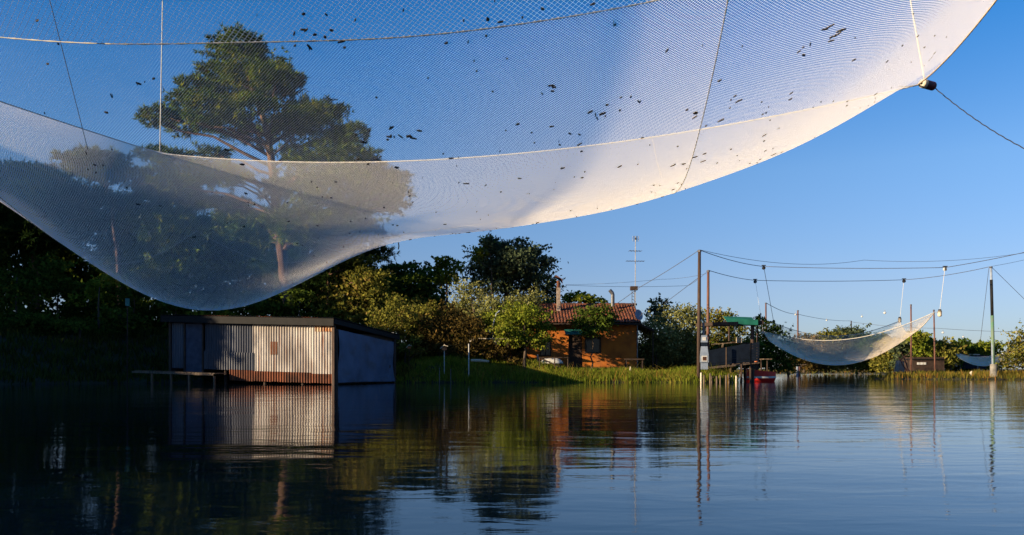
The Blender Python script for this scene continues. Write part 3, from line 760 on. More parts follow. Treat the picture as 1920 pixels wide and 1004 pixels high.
for (x0,x1,z0,z1) in (win, win2):
    fr_ = MB(); fr_.box(((x0+x1)/2,HY+.05,z0+.04),(x1-x0,.10,.08)).box(((x0+x1)/2,HY+.05,z1-.04),(x1-x0,.10,.08)).box((x0+.04,HY+.05,(z0+z1)/2),(.08,.09,z1-z0-.16)).box((x1-.04,HY+.05,(z0+z1)/2),(.08,.09,z1-z0-.16)).box(((x0+x1)/2,HY+.05,(z0+z1)/2),(.06,.085,z1-z0-.16))
    fo = fr_.build('window', M['darkwood'], house)
    MB().box(((x0+x1)/2,HY+.12,(z0+z1)/2),(x1-x0-.1,.02,z1-z0-.1)).build('pane', M['glass'], fo, origin=house.location[:])
# roof: two slopes of pan tiles in rows
rf = MB()
def roofslope(y_e, z_e, y_r, z_r, nm):
    V = []; Fc = []; x0, x1 = hx0-.35, hx1+.18; nc = int((x1-x0)/.20); rows = 9
    for r_ in range(rows):
        a0, a1 = r_/rows, (r_+1)/rows+.03
        for c in range(nc):
            xc = x0+(c+.5)*(x1-x0)/nc; h0 = random.uniform(-.012,.012); w2 = .105
            arc = [(-w2,0),(-w2*.7,.055),(0,.085),(w2*.7,.055),(w2,0)]
            b = len(V)
            for (ax_, lift) in ((a0, .045), (a1, 0.)):
                y = y_e+(y_r-y_e)*ax_; z = z_e+(z_r-z_e)*ax_
                for (dx, dz) in arc: V.append((xc+dx+h0, y, z+dz+lift+h0))
            for q in range(4): Fc.append((b+q, b+q+1, b+6+q, b+5+q))
            Fc.append((b,b+1,b+2,b+3)); 
    o = MB().add(V, Fc).build('roof_tiles', M['tile'], house); o['kind'] = 'stuff'
roofslope(HY-.55, ez-.05, HY+dep/2, rz_, 0)
roofslope(HY+dep+.4, ez-.05, HY+dep/2, rz_, 1)
def slab(pts, th, name, m, parent):
    MB().prism(pts, (0,0,0), (0,0,-th)).build(name, m, parent)
slab([(hx0-.35,HY-.55,ez-.07),(hx1+.18,HY-.55,ez-.07),(hx1+.18,HY+dep/2,rz_-.02),(hx0-.35,HY+dep/2,rz_-.02)], .07, 'roof_deck', M['darkwood'], house)
slab([(hx0-.35,HY+dep+.4,ez-.07),(hx0-.35,HY+dep/2,rz_-.021),(hx1+.18,HY+dep/2,rz_-.021),(hx1+.18,HY+dep+.4,ez-.07)], .07, 'roof_deck', M['darkwood'], house)
x = hx0-.35; rt = MB()
while x < hx1+.15:
    zz = rz_+.05+random.uniform(-.012,.012); L_ = .38
    rt.prism([(0,HY+dep/2-.14,zz-.06),(0,HY+dep/2-.08,zz+.05),(0,HY+dep/2,zz+.09),(0,HY+dep/2+.08,zz+.05),(0,HY+dep/2+.14,zz-.06)], (x,0,0), (x+L_-.02,0,0)); x += L_
rt.build('ridge_tiles', M['tile'], house)['kind'] = 'stuff'
MB().tube([(hx0-.3,HY-.62,ez-.1),(hx1+.2,HY-.62,ez-.12)], .06, 8).build('gutter', M['darkwood'], house)
MB().tube([(hx1-.05,HY-.1,ez-.15),(hx1-.05,HY-.1,gz)], .045, 8).build('downpipe', M['metal'], house)
# teal awning over the door, lean-to eave at the right
slab([(PX(1058,HY),HY-1.0,PZ(626,HY-1)),(PX(1097,HY),HY-1.0,PZ(626,HY-1)),(PX(1097,HY),HY-.01,PZ(617,HY)),(PX(1058,HY),HY-.01,PZ(617,HY))], .05, 'awning', M['teal'], house)
slab([(hx1+.2,HY+.3,ez-.02),(hx1+.2,HY+3.6,ez-.02),(hx1+1.15,HY+3.6,ez-.42),(hx1+1.15,HY+.3,ez-.42)], .14, 'side_eave', M['darkwood'], house)
for y in (.4, 3.5): MB().tube([(hx1+1.05,HY+y,gz-.2),(hx1+1.05,HY+y,ez-.5)], .05, 6).build('eave_post', M['darkwood'], house)
# chimney and cowl
chy = 53.4; cx_ = PX(1047,chy)
ch = MB().box((cx_,chy,(4.4+PZ(540,chy))/2),(.24,.26,PZ(540,chy)-4.4)).build('chimney', M['chim'], house)
MB().tube([(cx_,chy,PZ(540,chy)),(cx_,chy,PZ(527,chy))], .11, 10).build('flue', M['rust'], ch, origin=house.location[:])
MB().prism([(-.24,0,0),(.24,0,-.12),(.30,0,-.42),(.18,0,-.1),(-.16,0,.13)], (cx_-.02,chy-.2,PZ(520,chy)), (cx_-.02,chy+.2,PZ(520,chy))).build('cowl', M['rust'], ch, origin=house.location[:])
sy = 53.6
MB().tube([P(1149,575,sy),P(1149,553,sy),P(1148,550,sy),P(1143,544,sy)], [.12,.12,.13,.12], 12).build('stove_pipe', M['metal'], house)
# antenna mast: stands on the roof
ay = 54.2
ant = empty('television_antenna', tuple(P(1191,574,ay)), 'tall thin television antenna mast on the right end of the house roof', 'antenna')
MB().tube([P(1191,574,ay)-[0,0,.3],P(1191.5,443,ay)], .028, 6).build('mast', M['metal'], ant)
def yagi(py, half, n, ang, nm='aerial'):
    c = P(1191,py,ay); d = np.array([math.cos(ang),math.sin(ang),0.]); e = np.array([-d[1],d[0],0.]); mb = MB()
    mb.tube([c-d*half,c+d*half], .02, 4)
    for i in range(n):
        q = c+d*half*(2*i/(n-1)-1)*.95; mb.tube([q-e*.28,q+e*.28], .012, 4); 
    mb.build(nm, M['metal'], ant)
yagi(471,.42,5,.15); yagi(490,.62,7,.05); 
mb = MB(); c = P(1192,448,ay)
for i in range(5): mb.tube([c+[-.2,0,-.16+.08*i],c+[.2,0,-.16+.08*i]], .012, 4)
mb.tube([c+[-.2,0,-.18],c+[-.2,0,.18]],.012,4).tube([c+[.2,0,-.18],c+[.2,0,.18]],.012,4).tube([c+[0,-.3,0],c+[0,.3,0]],.02,4).box(c,(.12,.1,.12)); mb.build('panel_aerial', M['metal'], ant)
bx = empty('roof_box', tuple(P(1187,574,ay-.3)), 'small dark box raised on thin legs beside the antenna mast on the house roof', 'box')
MB().box(P(1188.5,541,ay-.3),(.48,.35,.26)).build('box', M['darkwood'], bx)
for px in (1185,1190):
    MB().tube([P(px,545,ay-.3),P(px,576,ay-.3)-[0,0,.2]], .02, 5).build('leg', M['metal'], bx)
mb = MB()
for i in range(4): mb.tube([P(1185,549+i*6,ay-.3),P(1190,552+i*6,ay-.3)], .014, 4)
mb.build('ladder_brace', M['metal'], bx)
ds = empty('satellite_dish', tuple(P(1197,600,51.6)), 'grey round satellite dish at the right corner of the house roof', 'satellite dish')
dc = P(1197,591,51.3); vs=[]; fs=[]; nrm = np.array([.55,-.8,.25]); nrm/=np.linalg.norm(nrm); e1=np.cross([0,0,1],nrm); e1/=np.linalg.norm(e1); e2=np.cross(nrm,e1)
for i in range(6):
    for j in range(24):
        r_=.33*i/5; a=2*math.pi*j/24; vs.append(dc+e1*r_*math.cos(a)+e2*r_*1.08*math.sin(a)+nrm*(.5*r_*r_))
for i in range(5):
    for j in range(24): fs.append((i*24+j,(i+1)*24+j,(i+1)*24+(j+1)%24,i*24+(j+1)%24))
dsh = MB().add(vs,fs).build('dish', M['bluewhite'], ds, smooth=True)
MB().tube([dc-[0,0,.3],dc+nrm*.35],.015,5).ball(dc+nrm*.37,.04).build('receiver_arm', M['metal'], ds)
MB().tube([dc,dc+[-.1,.5,-.15],dc+[-.1,.72,-.3]],.025,6).build('bracket', M['metal'], ds)
# things by the house
def table(x0, x1, y, ztop, depth, m, label, cat='table', name='table'):
    t_ = empty(name, ((x0+x1)/2, y+depth/2, gz), label, cat)
    MB().box(((x0+x1)/2, y+depth/2, ztop), (x1-x0, depth, .09)).build('tabletop', m, t_)
    for (sx, sy_) in ((0,0),(1,0),(0,1),(1,1)):
        MB().box((x0+.1+sx*(x1-x0-.2), y+.1+sy_*(depth-.2), (gz-.1+ztop)/2), (.07,.07,ztop-gz+.1)).build('leg', m, t_)
    return t_
table(PX(1172,50),PX(1208,50),50,PZ(674,50),.7,M['darkwood'],'dark wooden work table by the right corner of the house')
b_ = MB(); q=P(1182,697,49.3); q[2]=gz; b_.tube([q,q+[0,0,.28],q+[0,0,.36],q+[0,0,.44]],[.07,.07,.03,.03],10); tag(b_.build('bottle', M['floatw'], None, smooth=True),'pale cream bottle standing in the grass under the dark work table','bottle')
# cream upturned tub and rail in front of the porch
tb = MB(); vs=[]; fs=[]; tc0 = P(1034,677,50.2)
for i in range(9):
    a = i/8*2-1; hw = .34*math.sqrt(max(.05,1-a*a)); hh=.30*math.sqrt(max(.1,1-a**4))
    for j in range(9):
        th = math.pi*j/8; vs.append(tc0+[a*.72, hw*math.cos(th), -.16+hh*math.sin(th)*1.1])
for i in range(8):
    for j in range(8): q=i*9+j; fs.append((q,q+1,q+10,q+9))
fs.append(tuple(range(9))); fs.append(tuple(72+j for j in range(8,-1,-1)))
hull = MB().add(vs,fs).build('upturned_dinghy', M['white'], None, smooth=True); tag(hull,'cream white upturned dinghy lying on trestles under the trees beside the house door','boat')
tr_ = empty('trestle', (float(tc0[0]),float(tc0[1]),gz), 'dark trestle legs carrying the cream upturned dinghy', 'trestle')
for dx in (-.4,.4):
    MB().box(tc0+[dx,0,-.2],(.08,.8,.08)).build('beam', M['darkwood'], tr_)
    for dy in (-.33,.33): MB().tube([tc0+[dx,dy,-.24],(tc0[0]+dx*1.1,tc0[1]+dy*1.3,gz-.1)],.035,6).build('leg', M['darkwood'], tr_)
rl = empty('rail', tuple([*P(1030,680,48.8)[:2], gz]), 'dark wooden handrail with slanting brace left of the house door', 'railing')
mb = MB().tube([P(1010,671,48.8),P(1066,671,48.8)],.035,6); mb.build('top_rail', M['darkwood'], rl)
MB().tube([P(1014,672,48.8),P(1052,690,48.8)],.045,6).build('brace', M['darkwood'], rl)
for px in (1012,1040,1065): MB().tube([P(px,671,48.8),(PX(px,48.8),48.8,gz-.1)],.04,6).build('post', M['darkwood'], rl)

# ------------------------------------------------------------------ bits on the bank
def gzz(x, y): return float(ground_z(np.array([x]), np.array([y]))[0])
def post(px, ytop, Y, r, m, label, name='post', cat='post', group=None, lean=0.):
    x = PX(px, Y); g0 = gzz(x, Y); t = P(px+lean, ytop, Y)
    o = MB().tube([(x,Y,g0-.4),(float(t[0]),Y,float(t[2]))], r, 8).build(name, m, None, origin=(x,Y,g0)); return tag(o, label, cat, group)
post(879,645,46.9,.03,M['white'],'tall thin white post in the grass between shed and house')
post(824,690,45.9,.025,M['metal'],'thin grey stake at the dark waterline, left one of a pair', group='thin stakes at the waterline')
post(845,692,46.0,.022,M['metal'],'thin grey stake at the dark waterline, right one of a pair', group='thin stakes at the waterline')
post(1008,665,50.5,.05,M['bluewhite'],'pale post under the trees beside the orange wall')
def birdhouse(px, py, Y, label, s=1.0, stand=M['white']):
    x = PX(px,Y); g0 = gzz(x,Y); r0 = empty('bird_table', (x,Y,g0), label, 'bird table')
    MB().tube([(x,Y,g0-.3),(x,Y,PZ(py+6,Y))],.022,6).build('post', stand, r0)
    z = PZ(py+6,Y)
    MB().box((x,Y,z+.08*s),(.26*s,.24*s,.16*s)).build('box', M['orange'], r0)
    MB().box((x-.09*s,Y,z+.22*s),(.36*s,.3*s,.03),0,0,-.75).build('roof_board', M['floatw'], r0)
    MB().box((x+.11*s,Y,z+.26*s),(.24*s,.3*s,.03),0,0,.25).build('roof_board', M['floatw'], r0)
birdhouse(833,651,47.2,'wooden bird table with pale slanting roof on a white post in the lit grass')
birdhouse(767,648,47.8,'small bird table on a thin dark post just right of the shed', .7, M['darkwood'])
for i,(px,py,rx,ry,Y,mm,lb) in enumerate([
 (700,655,34,22,49.6,'olive','olive bush at the water beside the shed side wall'),(790,590,36,30,55,'olive','tall olive bush between the domed pine and the shed'),
 (870,610,40,26,54,'brown','reddish brown bush under the slim tufted tree'),(760,655,30,18,49.8,'olive','low olive bush behind the small bird table'),
 (925,600,34,24,52,'green','green bush left of the round yellow green tree'),(960,665,26,14,50,'brown','low brown bush at the left end of the orange wall')]):
    rr=np.random.default_rng(400+i); cl=[(px+rr.normal()*rx*.5,py+rr.normal()*ry*.45,rx*.42,ry*.42) for _ in range(8)]
    tree('shrub',lb,Y,cl,[(px,py+ry),(px,py)],M[mm],DB,'leaf',size=.10,dens=.8,cat='bush',base=gzz(PX(px,Y),Y),seed=420+i,tr=.07)
# long shelf shelter under the trees
sh = empty('shelter_roof', (PX(920,50),50,gz), 'pale flat board roof on short posts among the brown shrubs', 'shelter')
MB().box(P(922,636,50),(PX(950,50)-PX(880,50)-.1,1.2,.05),0,0,.01).build('roof_board', M['floatw'], sh)
MB().box(P(886,639,49.6),(.36,.3,.16)).build('bracket', M['floatw'], sh)
MB().prism([(-.3,0,.14),(.3,0,.14),(.12,0,-.22),(-.16,0,-.2)], P(931,640,49.7)-[0,.1,0], P(931,640,49.7)+[0,.1,0]).build('bracket', M['floatw'], sh)
for px in (884,932,946): MB().tube([P(px,637,50),(PX(px,50),50,gz-.2)],.05,6).build('post', M['darkwood'], sh)
lp = empty('street_lamp', (PX(925,50.5),50.5,gz), 'thin pale lamp post with curved arm among shrubs left of the house', 'lamp')
MB().tube([(PX(924,50.5),50.5,gz),P(924,612,50.5)],.03,6).build('post', M['metal'], lp)
MB().tube([P(924,612,50.5),P(927,600,50.5),P(931,588,50.5),P(937,583,50.5)],[.035,.035,.045,.05],6).build('arm', M['bluewhite'], lp)
for i,(px,py,l) in enumerate([(905,690,'pale log lying in the grass in front of the brown shrubs')]):
    a=P(px-22,676,48.2); b=P(px+12,678,48.2); tag(MB().tube([a,(a+b)/2+[0,0,.02],b],[.07,.09,.06],8).build('log', M['floatw'], None), l, 'log')

# ------------------------------------------------------------------ fishing platform by the tall pole
pf = empty('fishing_platform', (PX(1375,50),50,0), 'fishing platform with green canopy roof and dark blue boarded sides over the water', 'fishing hut')
a0 = P(1320,609,48.4); a1 = P(1368,608,49.2)
beam(a0, a1, 1.6, .20, 'roof_beam', M['darkwood'], pf)
beam(P(1333,612,48.0), P(1367,611.5,48.6), .05, .05, 'light_batten', M['wood'], pf)
MB().box(P(1393,606,50.2), (PX(1422,50)-PX(1364,50), 2.2, .20),0,0,.03).build('canopy_frame', M['darkwood'], pf)
MB().prism([(PX(1365,49),49.0,PZ(607,49)),(PX(1421,49),49.0,PZ(610,49)),(PX(1421,49)-.02,50.2,PZ(597,50.2)),(PX(1366,49),50.2,PZ(595,50.2))],(0,0,.02),(0,0,.06)).build('canopy', M['canopy'], pf)
MB().prism([(PX(1365,49),0,PZ(597,49)),(PX(1421,49),0,PZ(600,49)),(PX(1421,49),0,PZ(610,49)),(PX(1365,49),0,PZ(608,49))],(0,48.96,0),(0,48.99,0)).build('canopy_front', M['canopy'], pf)
for (px,yt,yb,Y,r_) in ((1320,606,640,48.5,.10),(1411,609,712,49.4,.12),(1367,606,640,51.2,.06),(1420,609,712,51.2,.06)):
    MB().tube([P(px,yt,Y),P(px,yb,Y)-[0,0,1.0 if yb>700 else 0]],r_,8).build('post', M['poledark'], pf)
# boarded side: six boards on a slant
TL,TR,BL_,BR_ = (1328,659),(1424,641),(1330,687),(1424,677)
for i in range(7):
    k0, k1 = i/7+.008, (i+1)/7-.008
    q = [P(TL[0],TL[1]+(BL_[1]-TL[1])*k0,48.6),P(TR[0],TR[1]+(BR_[1]-TR[1])*k0,49.0),P(TR[0],TR[1]+(BR_[1]-TR[1])*k1,49.0),P(TL[0],TL[1]+(BL_[1]-TL[1])*k1,48.6)]
    MB().prism(q,(0,0,0),(0,.04,0)).build('side_board', M['navy'], pf)
    if i<6:
        q2 = [p_+np.array([0,2.2,0]) for p_ in q]; MB().prism(q2,(0,0,0),(0,.04,0)).build('side_board', M['navy'], pf)
for px in (1362,1408):
    yt = 659-(px-1328)*.19; MB().tube([P(px,yt-1,48.55),P(px,690,48.55)],.05,6).build('upright', M['darkwood'], pf)
MB().prism([P(1330,690,48.7),P(1424,679,49.1),P(1424,679,49.1)+[0,2.1,0],P(1330,690,48.7)+[0,2.1,0]],(0,0,0),(0,0,-.08)).build('deck', M['wood'], pf)
beam(P(1334,646,50.0), P(1372,643,50.0), .05, .05, 'handrail', M['wood'], pf)
beam(P(1354,652,49.9), P(1356,644,49.9), .08, .08, 'brace', M['wood'], pf)
beam(P(1372,642,50.0), P(1412,645,50.0), .08, .09, 'handrail', M['darkwood'], pf)
for (px,Y) in ((1370,49),(1375,50.6),(1390,49),(1396,50.8),(1407,49.2),(1420,50.5)):
    MB().tube([P(px,680,Y),(PX(px,Y),Y,-1.3)],.07,8).build('pile', M['poledark'], pf)
cr_ = empty('crate', tuple(P(1386,643,49.8)), 'small pale slatted crate standing on the dark rail of the fishing platform', 'crate')
for i in range(4):
    MB().box(P(1386,634+i*2.6,49.8),(.32,.3,.05)).build('slat', M['floatw'], cr_)
for sx in (-1,1): MB().box(P(1386,638,49.62)+[sx*.13,0,0],(.04,.04,.34)).build('upright', M['floatw'], cr_)
# cabinet
cb = empty('equipment_cabinet', (PX(1319,46.9),46.9,.3), 'pale blue white cabinet with rusty square notice at the foot of the tall pole', 'cabinet')
MB().box((PX(1319,46.9),46.9,(PZ(693,46.9)+PZ(680,46.9))/2),(.42,.4,PZ(680,46.9)-PZ(693,46.9))).build('foot', M['bluewhite'], cb)
c0_=PX(1319,46.9); 
def frus(z0,z1,w0,w1,name,m):
    h0,h1=w0/2,w1/2; MB().add([(c0_-h0,46.9-h0,z0),(c0_+h0,46.9-h0,z0),(c0_+h0,46.9+h0,z0),(c0_-h0,46.9+h0,z0),(c0_-h1,46.9-h1,z1),(c0_+h1,46.9-h1,z1),(c0_+h1,46.9+h1,z1),(c0_-h1,46.9+h1,z1)],[(3,2,1,0),(4,5,6,7),(0,1,5,4),(1,2,6,5),(2,3,7,6),(3,0,4,7)]).build(name,m,cb)
frus(PZ(680,46.9),PZ(668,46.9),.50,.50,'lower_box',M['bluewhite']); frus(PZ(667.5,46.9),PZ(650,46.9),.50,.38,'hood',M['bluewhite'])
frus(PZ(649.5,46.9),PZ(643,46.9),.36,.36,'dark_band',M['navy']); frus(PZ(642.5,46.9),PZ(629,46.9),.40,.34,'upper_box',M['bluewhite'])
MB().box((c0_-.0,46.9-.262,PZ(673,46.9)),(.34,.02,.34)).build('notice_board', M['white'], cb)
MB().box((c0_-.0,46.9-.276,PZ(673,46.9)),(.22,.012,.22)).build('notice_panel', M['rust'], cb)
MB().box((c0_,46.9-.19,PZ(636,46.9)),(.2,.04,.2)).build('pane', M['white'], cb)
MB().tube([(c0_,46.9,PZ(629,46.9)),(c0_,46.9,PZ(606,46.9))],.07,8).build('pipe', M['metal'], cb)
# stakes
for i,px in enumerate([1315,1319.5,1331,1334,1339,1344,1350,1356,1361,1367,1373,1380]):
    Y=46.1+.25*math.sin(i*2.1)+ (0 if i<2 else .25); x=PX(px,Y); top=PZ(random.uniform(700,706) if i!=0 else 699,Y)
    lbls=['tallest pale stake at the grassy corner directly below the tall dark pole','short pale stump beside the tallest stake below the tall dark pole']
    o=MB().tube([(0,0,-1.3-top*0),(random.uniform(-.03,.03),0,top-.05),(random.uniform(-.03,.03),0,top)],[.055,.052,.035],8).build('stake', M['wood'] if i not in (0,10,11) else M['floatw'], None, origin=(0,0,0))
    o.location=(x,Y,0)
    tag(o, lbls[i] if i<2 else ('pale stake at the right end of the stake row beside the red boat' if i==11 else ['third','fourth','fifth','sixth','seventh','eighth','ninth','tenth','eleventh'][i-2]+' stake from the left in the row holding the bank below the fishing platform'),'stake','stakes retaining the bank by the platform' )
# red boat
bt = empty('rowing_boat', tuple([*P(1426,706,52)[:2],0]), 'small red rowing boat with white stripe moored beside the fishing platform', 'boat')
def hullpts():
    L=1.9; st=[]; 
    for i in range(13):
        a=i/12; w2=.52*(1-(max(0,a-.45)/.55)**2.2)*(.85+.15*min(1,a*3)); sh_=.62+.20*a**2; st.append((a,max(.03,w2),sh_))
    return L,st
L_,st=hullpts(); ang=R(200); bc=np.array([PX(1423,50.5),50.5,0.])
def hp(a,s_,z): 
    d=np.array([math.cos(ang),math.sin(ang)]); e=np.array([-d[1],d[0]]); xy=bc[:2]+d*(a-.5)*L_+e*s_; return (xy[0],xy[1],z)
vs=[];fs=[]
prof=[(.35,-.10),(.8,.05),(.97,.16)]
for (a,w2,s_) in st:
    row=[(1.03,s_),(.985,.30),(.94,.18),(.6,-.05),(0,-.1)]
    full=[(r_[0],r_[1]) for r_ in row]+[(-r_[0],r_[1]) for r_ in row[-2::-1]]+[(-.9,s_),(-.75,.25),(0,.15),(.75,.25),(.9,s_)]
    for (k,z) in full: vs.append(hp(a,k*w2,z))
nP=14
for i in range(12):
    for j in range(nP): fs.append((i*nP+j,i*nP+(j+1)%nP,(i+1)*nP+(j+1)%nP,(i+1)*nP+j))
fs.append(tuple(range(nP))); fs.append(tuple(12*nP+j for j in range(nP-1,-1,-1)))
MB().add(vs,fs).build('hull', M['red'], bt)
for sg in (1,-1):
    vs=[];fs=[]
    for (a,w2,s_) in st: vs+= [hp(a,sg*(w2*1.0+.015),.34),hp(a,sg*(w2*1.0+.015),.22)]
    for i in range(12): fs.append((i*2,i*2+1,i*2+3,i*2+2))
    MB().add(vs,fs).build('white_stripe', M['white'], bt)
q=[hp(-.012,-.4,.34),hp(-.012,.4,.34),hp(-.012,.4,.20),hp(-.012,-.4,.20)]
MB().add(q,[(0,1,2,3)]).build('white_stripe', M['white'], bt)
for a in (.3,.6):
    p0=np.array(hp(a,-.45,.52)); p1=np.array(hp(a,.45,.52)); beam(p0,p1,.2,.04,'thwart',M['wood'],bt)
bo = empty('mooring_post', (PX(1417,50.2),50.2,-.5), 'post topped with a round orange buoy above the red boat', 'mooring post')
MB().tube([(PX(1417,50.2),50.2,-1),(PX(1417,50.2),50.2,PZ(684,50.2))],.045,8).build('post', M['wood'], bo)
MB().ball(P(1417,679,50.2),(.17,.17,.19)).build('buoy', M['orange'], bo, smooth=True)
tb2 = empty('landing_stage', (PX(1432,54),54,0), 'narrow dark landing stage behind the red boat', 'landing stage')
MB().box(P(1433,674,54),(.55,1.6,.06)).build('plank', M['wood'], tb2)
for dx in (-.2,.2): MB().tube([P(1433,674,53.4)+[dx,0,0],P(1433,720,53.4)+[dx,0,-.8]],.05,6).build('pile', M['darkwood'], tb2)

# ------------------------------------------------------------------ poles
def pole(pb, pt, Y, r, m, label, base=None, group='net poles', Yt=None):
    x=PX(pb,Y); g0 = gzz(x,Y); t=P(pt[0],pt[1],Yt or Y)
    o=empty('net_pole',(x,Y,g0),label,'pole',group)
    MB().tube([(x,Y,g0-.8),(x*.5+t[0]*.5,Y*.5+t[1]*.5,g0*.5+t[2]*.5),t],[r*1.15,r,r*.82],10).build('shaft',m,o,smooth=True)
    MB().tube([t-[0,0,.12],t-[0,0,.02]],r*1.15,8).build('cable_clamp', M['metal'], o)
    return o,t
_,T1_=pole(1310,(1311.5,469),46.8,.105,M['poledark'],'tallest dark wooden pole beside the fishing platform')
_,T2_=pole(1327,(1328,507),53,.10,M['polered'],'second brown pole just right of and behind the tallest pole')
ob,T3_=pole(1863,(1858,500),60,.10,M['bluewhite'],'tall pole painted white, black and green standing by the right bank')
def band(o,Y,ya,yb,m,r,nm):
    f=lambda y:P(1863-5*(695-y)/195,y,Y); MB().tube([f(yb),f(ya)],r,10).build(nm,m,o,smooth=True)
band(ob,60,525,592,M['black'],.106,'black_band'); band(ob,60,592,690,M['greenpaint'],.118,'green_band')
MB().tube([(PX(1863,60),60,gzz(PX(1863,60),60)-.4),P(1863,683,60)],.24,12).build('concrete_foot', M['concrete'], ob)
_,T4_=pole(1437,(1436,568),84,.09,M['polered'],'thin brown pole rising beside the left corner of the middle net')
_,T5_=pole(1496,(1496,582),120,.13,M['polered'],'brown pole behind the left half of the middle net')
_,T6_=pole(1597,(1596,602),160,.13,M['poledark'],'short distant dark pole behind the centre of the middle net')
_,T7_=pole(1709,(1708,571),66,.07,M['polered'],'reddish pole crossing the right end of the middle net')
_,T8_=pole(1754,(1751,581),70,.07,M['polered'],'reddish pole just right of the middle net tip')

# ------------------------------------------------------------------ middle and far nets
def far_net(corners, sag, esag, name, label, n=50, pinch=.012):
    c=[np.array(q) for q in corners]     # FL FR BR BL
    def sf(s,t):
        s=np.asarray(s,float); t=np.asarray(t,float); S_=s[...,None]; T_=t[...,None]
        p=(c[0]*(1-S_)+c[1]*S_)*(1-T_)+(c[3]*(1-S_)+c[2]*S_)*T_
        bs=4*s*(1-s); bt=4*t*(1-t)
        ctr=(c[0]+c[1]+c[2]+c[3])/4
        pk=(pinch*(bs*(1-bt)+bt*(1-bs)))[...,None]*4
        p=p*(1-pk)+ctr*pk
        z=p[...,2]-esag*(bs+bt)/1.0-(sag)*bs*bt*(.75+.25*bs)
        p=np.stack([p[...,0],p[...,1],z],-1)
        return p
    base=(c[0]+c[1]+c[2]+c[3])/4
    root=empty(name,tuple(sf(np.array(.5),np.array(.5))),label,'fishing net','hanging lift nets')
    net_piece('mesh',sf,0,1,0,1,n,n,M['net_far'],root)
    for st_ in ([(0,0),(1,0)],[(0,0),(0,1)],[(1,0),(1,1)],[(0,1),(1,1)]): line_on(sf,st_,.03,'edge_rope',M['netrope'],root,0,40)
    line_on(sf,[(.25,.25),(.75,.25),(.75,.75),(.25,.75),(.25,.25)],.02,'seam_cord',M['netrope'],root,.01,60)
    return root
nFL,nFR,nBR,nBL = P(1431,622,62),P(1752,586,58),P(1687,602,72),P(1451,606,76)
far_net([nFL,nFR,nBR,nBL],1.0,1.3,'lift_net','middle distance fishing net hanging like a hammock over the channel, tall right tip')
far_net([P(1792,664,80),P(1902,657,77),P(1895,662,88),P(1800,664,90)],.5,.45,'lift_net','small distant dull net sagging behind the painted pole at the right bank',30)

def float_at(p, label, s=1.0):
    o=empty('net_float',tuple(p),label,'float','floats at the middle net corners')
    MB().tube([p+[0,0,-.28*s],p+[0,0,-.22*s],p+[0,0,.12*s],p+[0,0,.2*s]],[.07*s,.14*s,.14*s,.06*s],12).build('float_body',M['floatw'],o)
    MB().tube([p+[0,0,.05*s],p+[0,0,.26*s]],[.155*s,.09*s],12).build('float_cap',M['ropedark'],o)
float_at(P(1762,587,58),'pale float with dark cap hanging at the highest right tip of the middle net',1.0)
float_at(P(1687,600,72),'pale float with dark cap on the inner right corner of the middle net',1.0)
float_at(P(1451,605,76),'pale float on the back left corner of the middle net',.9)
float_at(P(1430,622,62),'small pale float on the front left corner of the middle net beside the platform',.6)
# cables
K = dict(cat='cable', group='steel cables strung between the net poles', n=5)
rA=.022
A1=P(1432,500,62); A2=P(1772,502,58)
rope('cable',[T1_,A1],rA,M['cable'],'cable from the tallest pole down to the left pulley of the middle net',sag=.15,**K)
rope('cable',[A1,A2],rA,M['cable'],'level upper cable between the two pulleys over the middle net',sag=.1,**K)
rope('cable',[A2,P(1990,457,56)],rA,M['cable'],'cable rising from the right upper pulley to the right edge',sag=.1,**K)
rope('cable',[T1_+[.05,0,0],P(1620,488,60),P(2010,458,60)],.013,M['cable'],'thin topmost cable from the tallest pole across to the right edge',sag=.55,**K)
B1=P(1416,526,66); B2=P(1695,525,72)
rope('cable',[T2_,B1],rA,M['cable'],'cable from the second pole down to the lower left pulley',sag=.1,**K)
rope('cable',[B1,B2],rA,M['cable'],'level lower cable behind the upper one over the middle net',sag=.1,**K)
rope('cable',[B2,T3_],rA,M['cable'],'cable from the lower right pulley up to the painted pole',sag=.15,**K)
rope('cable',[T3_,P(1985,470,62)],.013,M['cable'],'thin cable from the painted pole top up to the right edge',sag=.1,**K)
rope('cable',[T3_,P(1960,600,62)],.016,M['cable'],'guy cable slanting down right from the painted pole top',**K)
rope('cable',[T3_-[.15,0,.1],P(1838,642,66)],.016,M['cable'],'slack guy cable hanging down left of the painted pole',sag=0,**K)
rope('cable',[T1_,P(1196,541,51),P(1140,580,58)],.018,M['cable'],'cable from the tallest pole slanting down left behind the antenna',sag=.05,**K)
rope('cable',[P(1311,520,46.8),P(1245,570,55)],.016,M['cable'],'cable slanting from the middle of the tallest pole to the willows',**K)
rope('cable',[P(1062,535,60),P(1290,536,60),T2_],.012,M['cable'],'thin horizontal wire behind the house antenna',sag=.1,**K)
rope('cable',[T2_-[0,0,.2],P(1240,524,62),P(1060,534,70)],.010,M['cable'],'faint wire above the other behind the house antenna',sag=.1,**K)
rope('cable',[T4_,T5_-[0,0,.6],T6_],.03,M['cable'],'distant wire joining the three small poles behind the middle net',sag=.3,**K)
rope('cable',[T6_-[0,0,.2],P(1760,616,150),P(1990,622,150)],.03,M['cable'],'distant wire running low over the right hand trees',sag=.3,**K)
def hang(a,b,m,label,r=.012,sag=0): return rope('net_rope',[a,b],r,m,label,cat='rope',group='ropes dropping to the middle net',sag=sag,n=5)
hang(A1,nBL,M['cable'],'dark rope from upper left pulley to the back corner float',.02)
hang(A2,P(1762,584,58),M['rope'],'white rope from upper right pulley to the highest float',.016)
hang(B2,nBR,M['rope'],'white rope from lower right pulley to the inner right float',.016)
hang(B1,nFL,M['rope'],'faint white rope from lower left pulley to the front left float',.010)
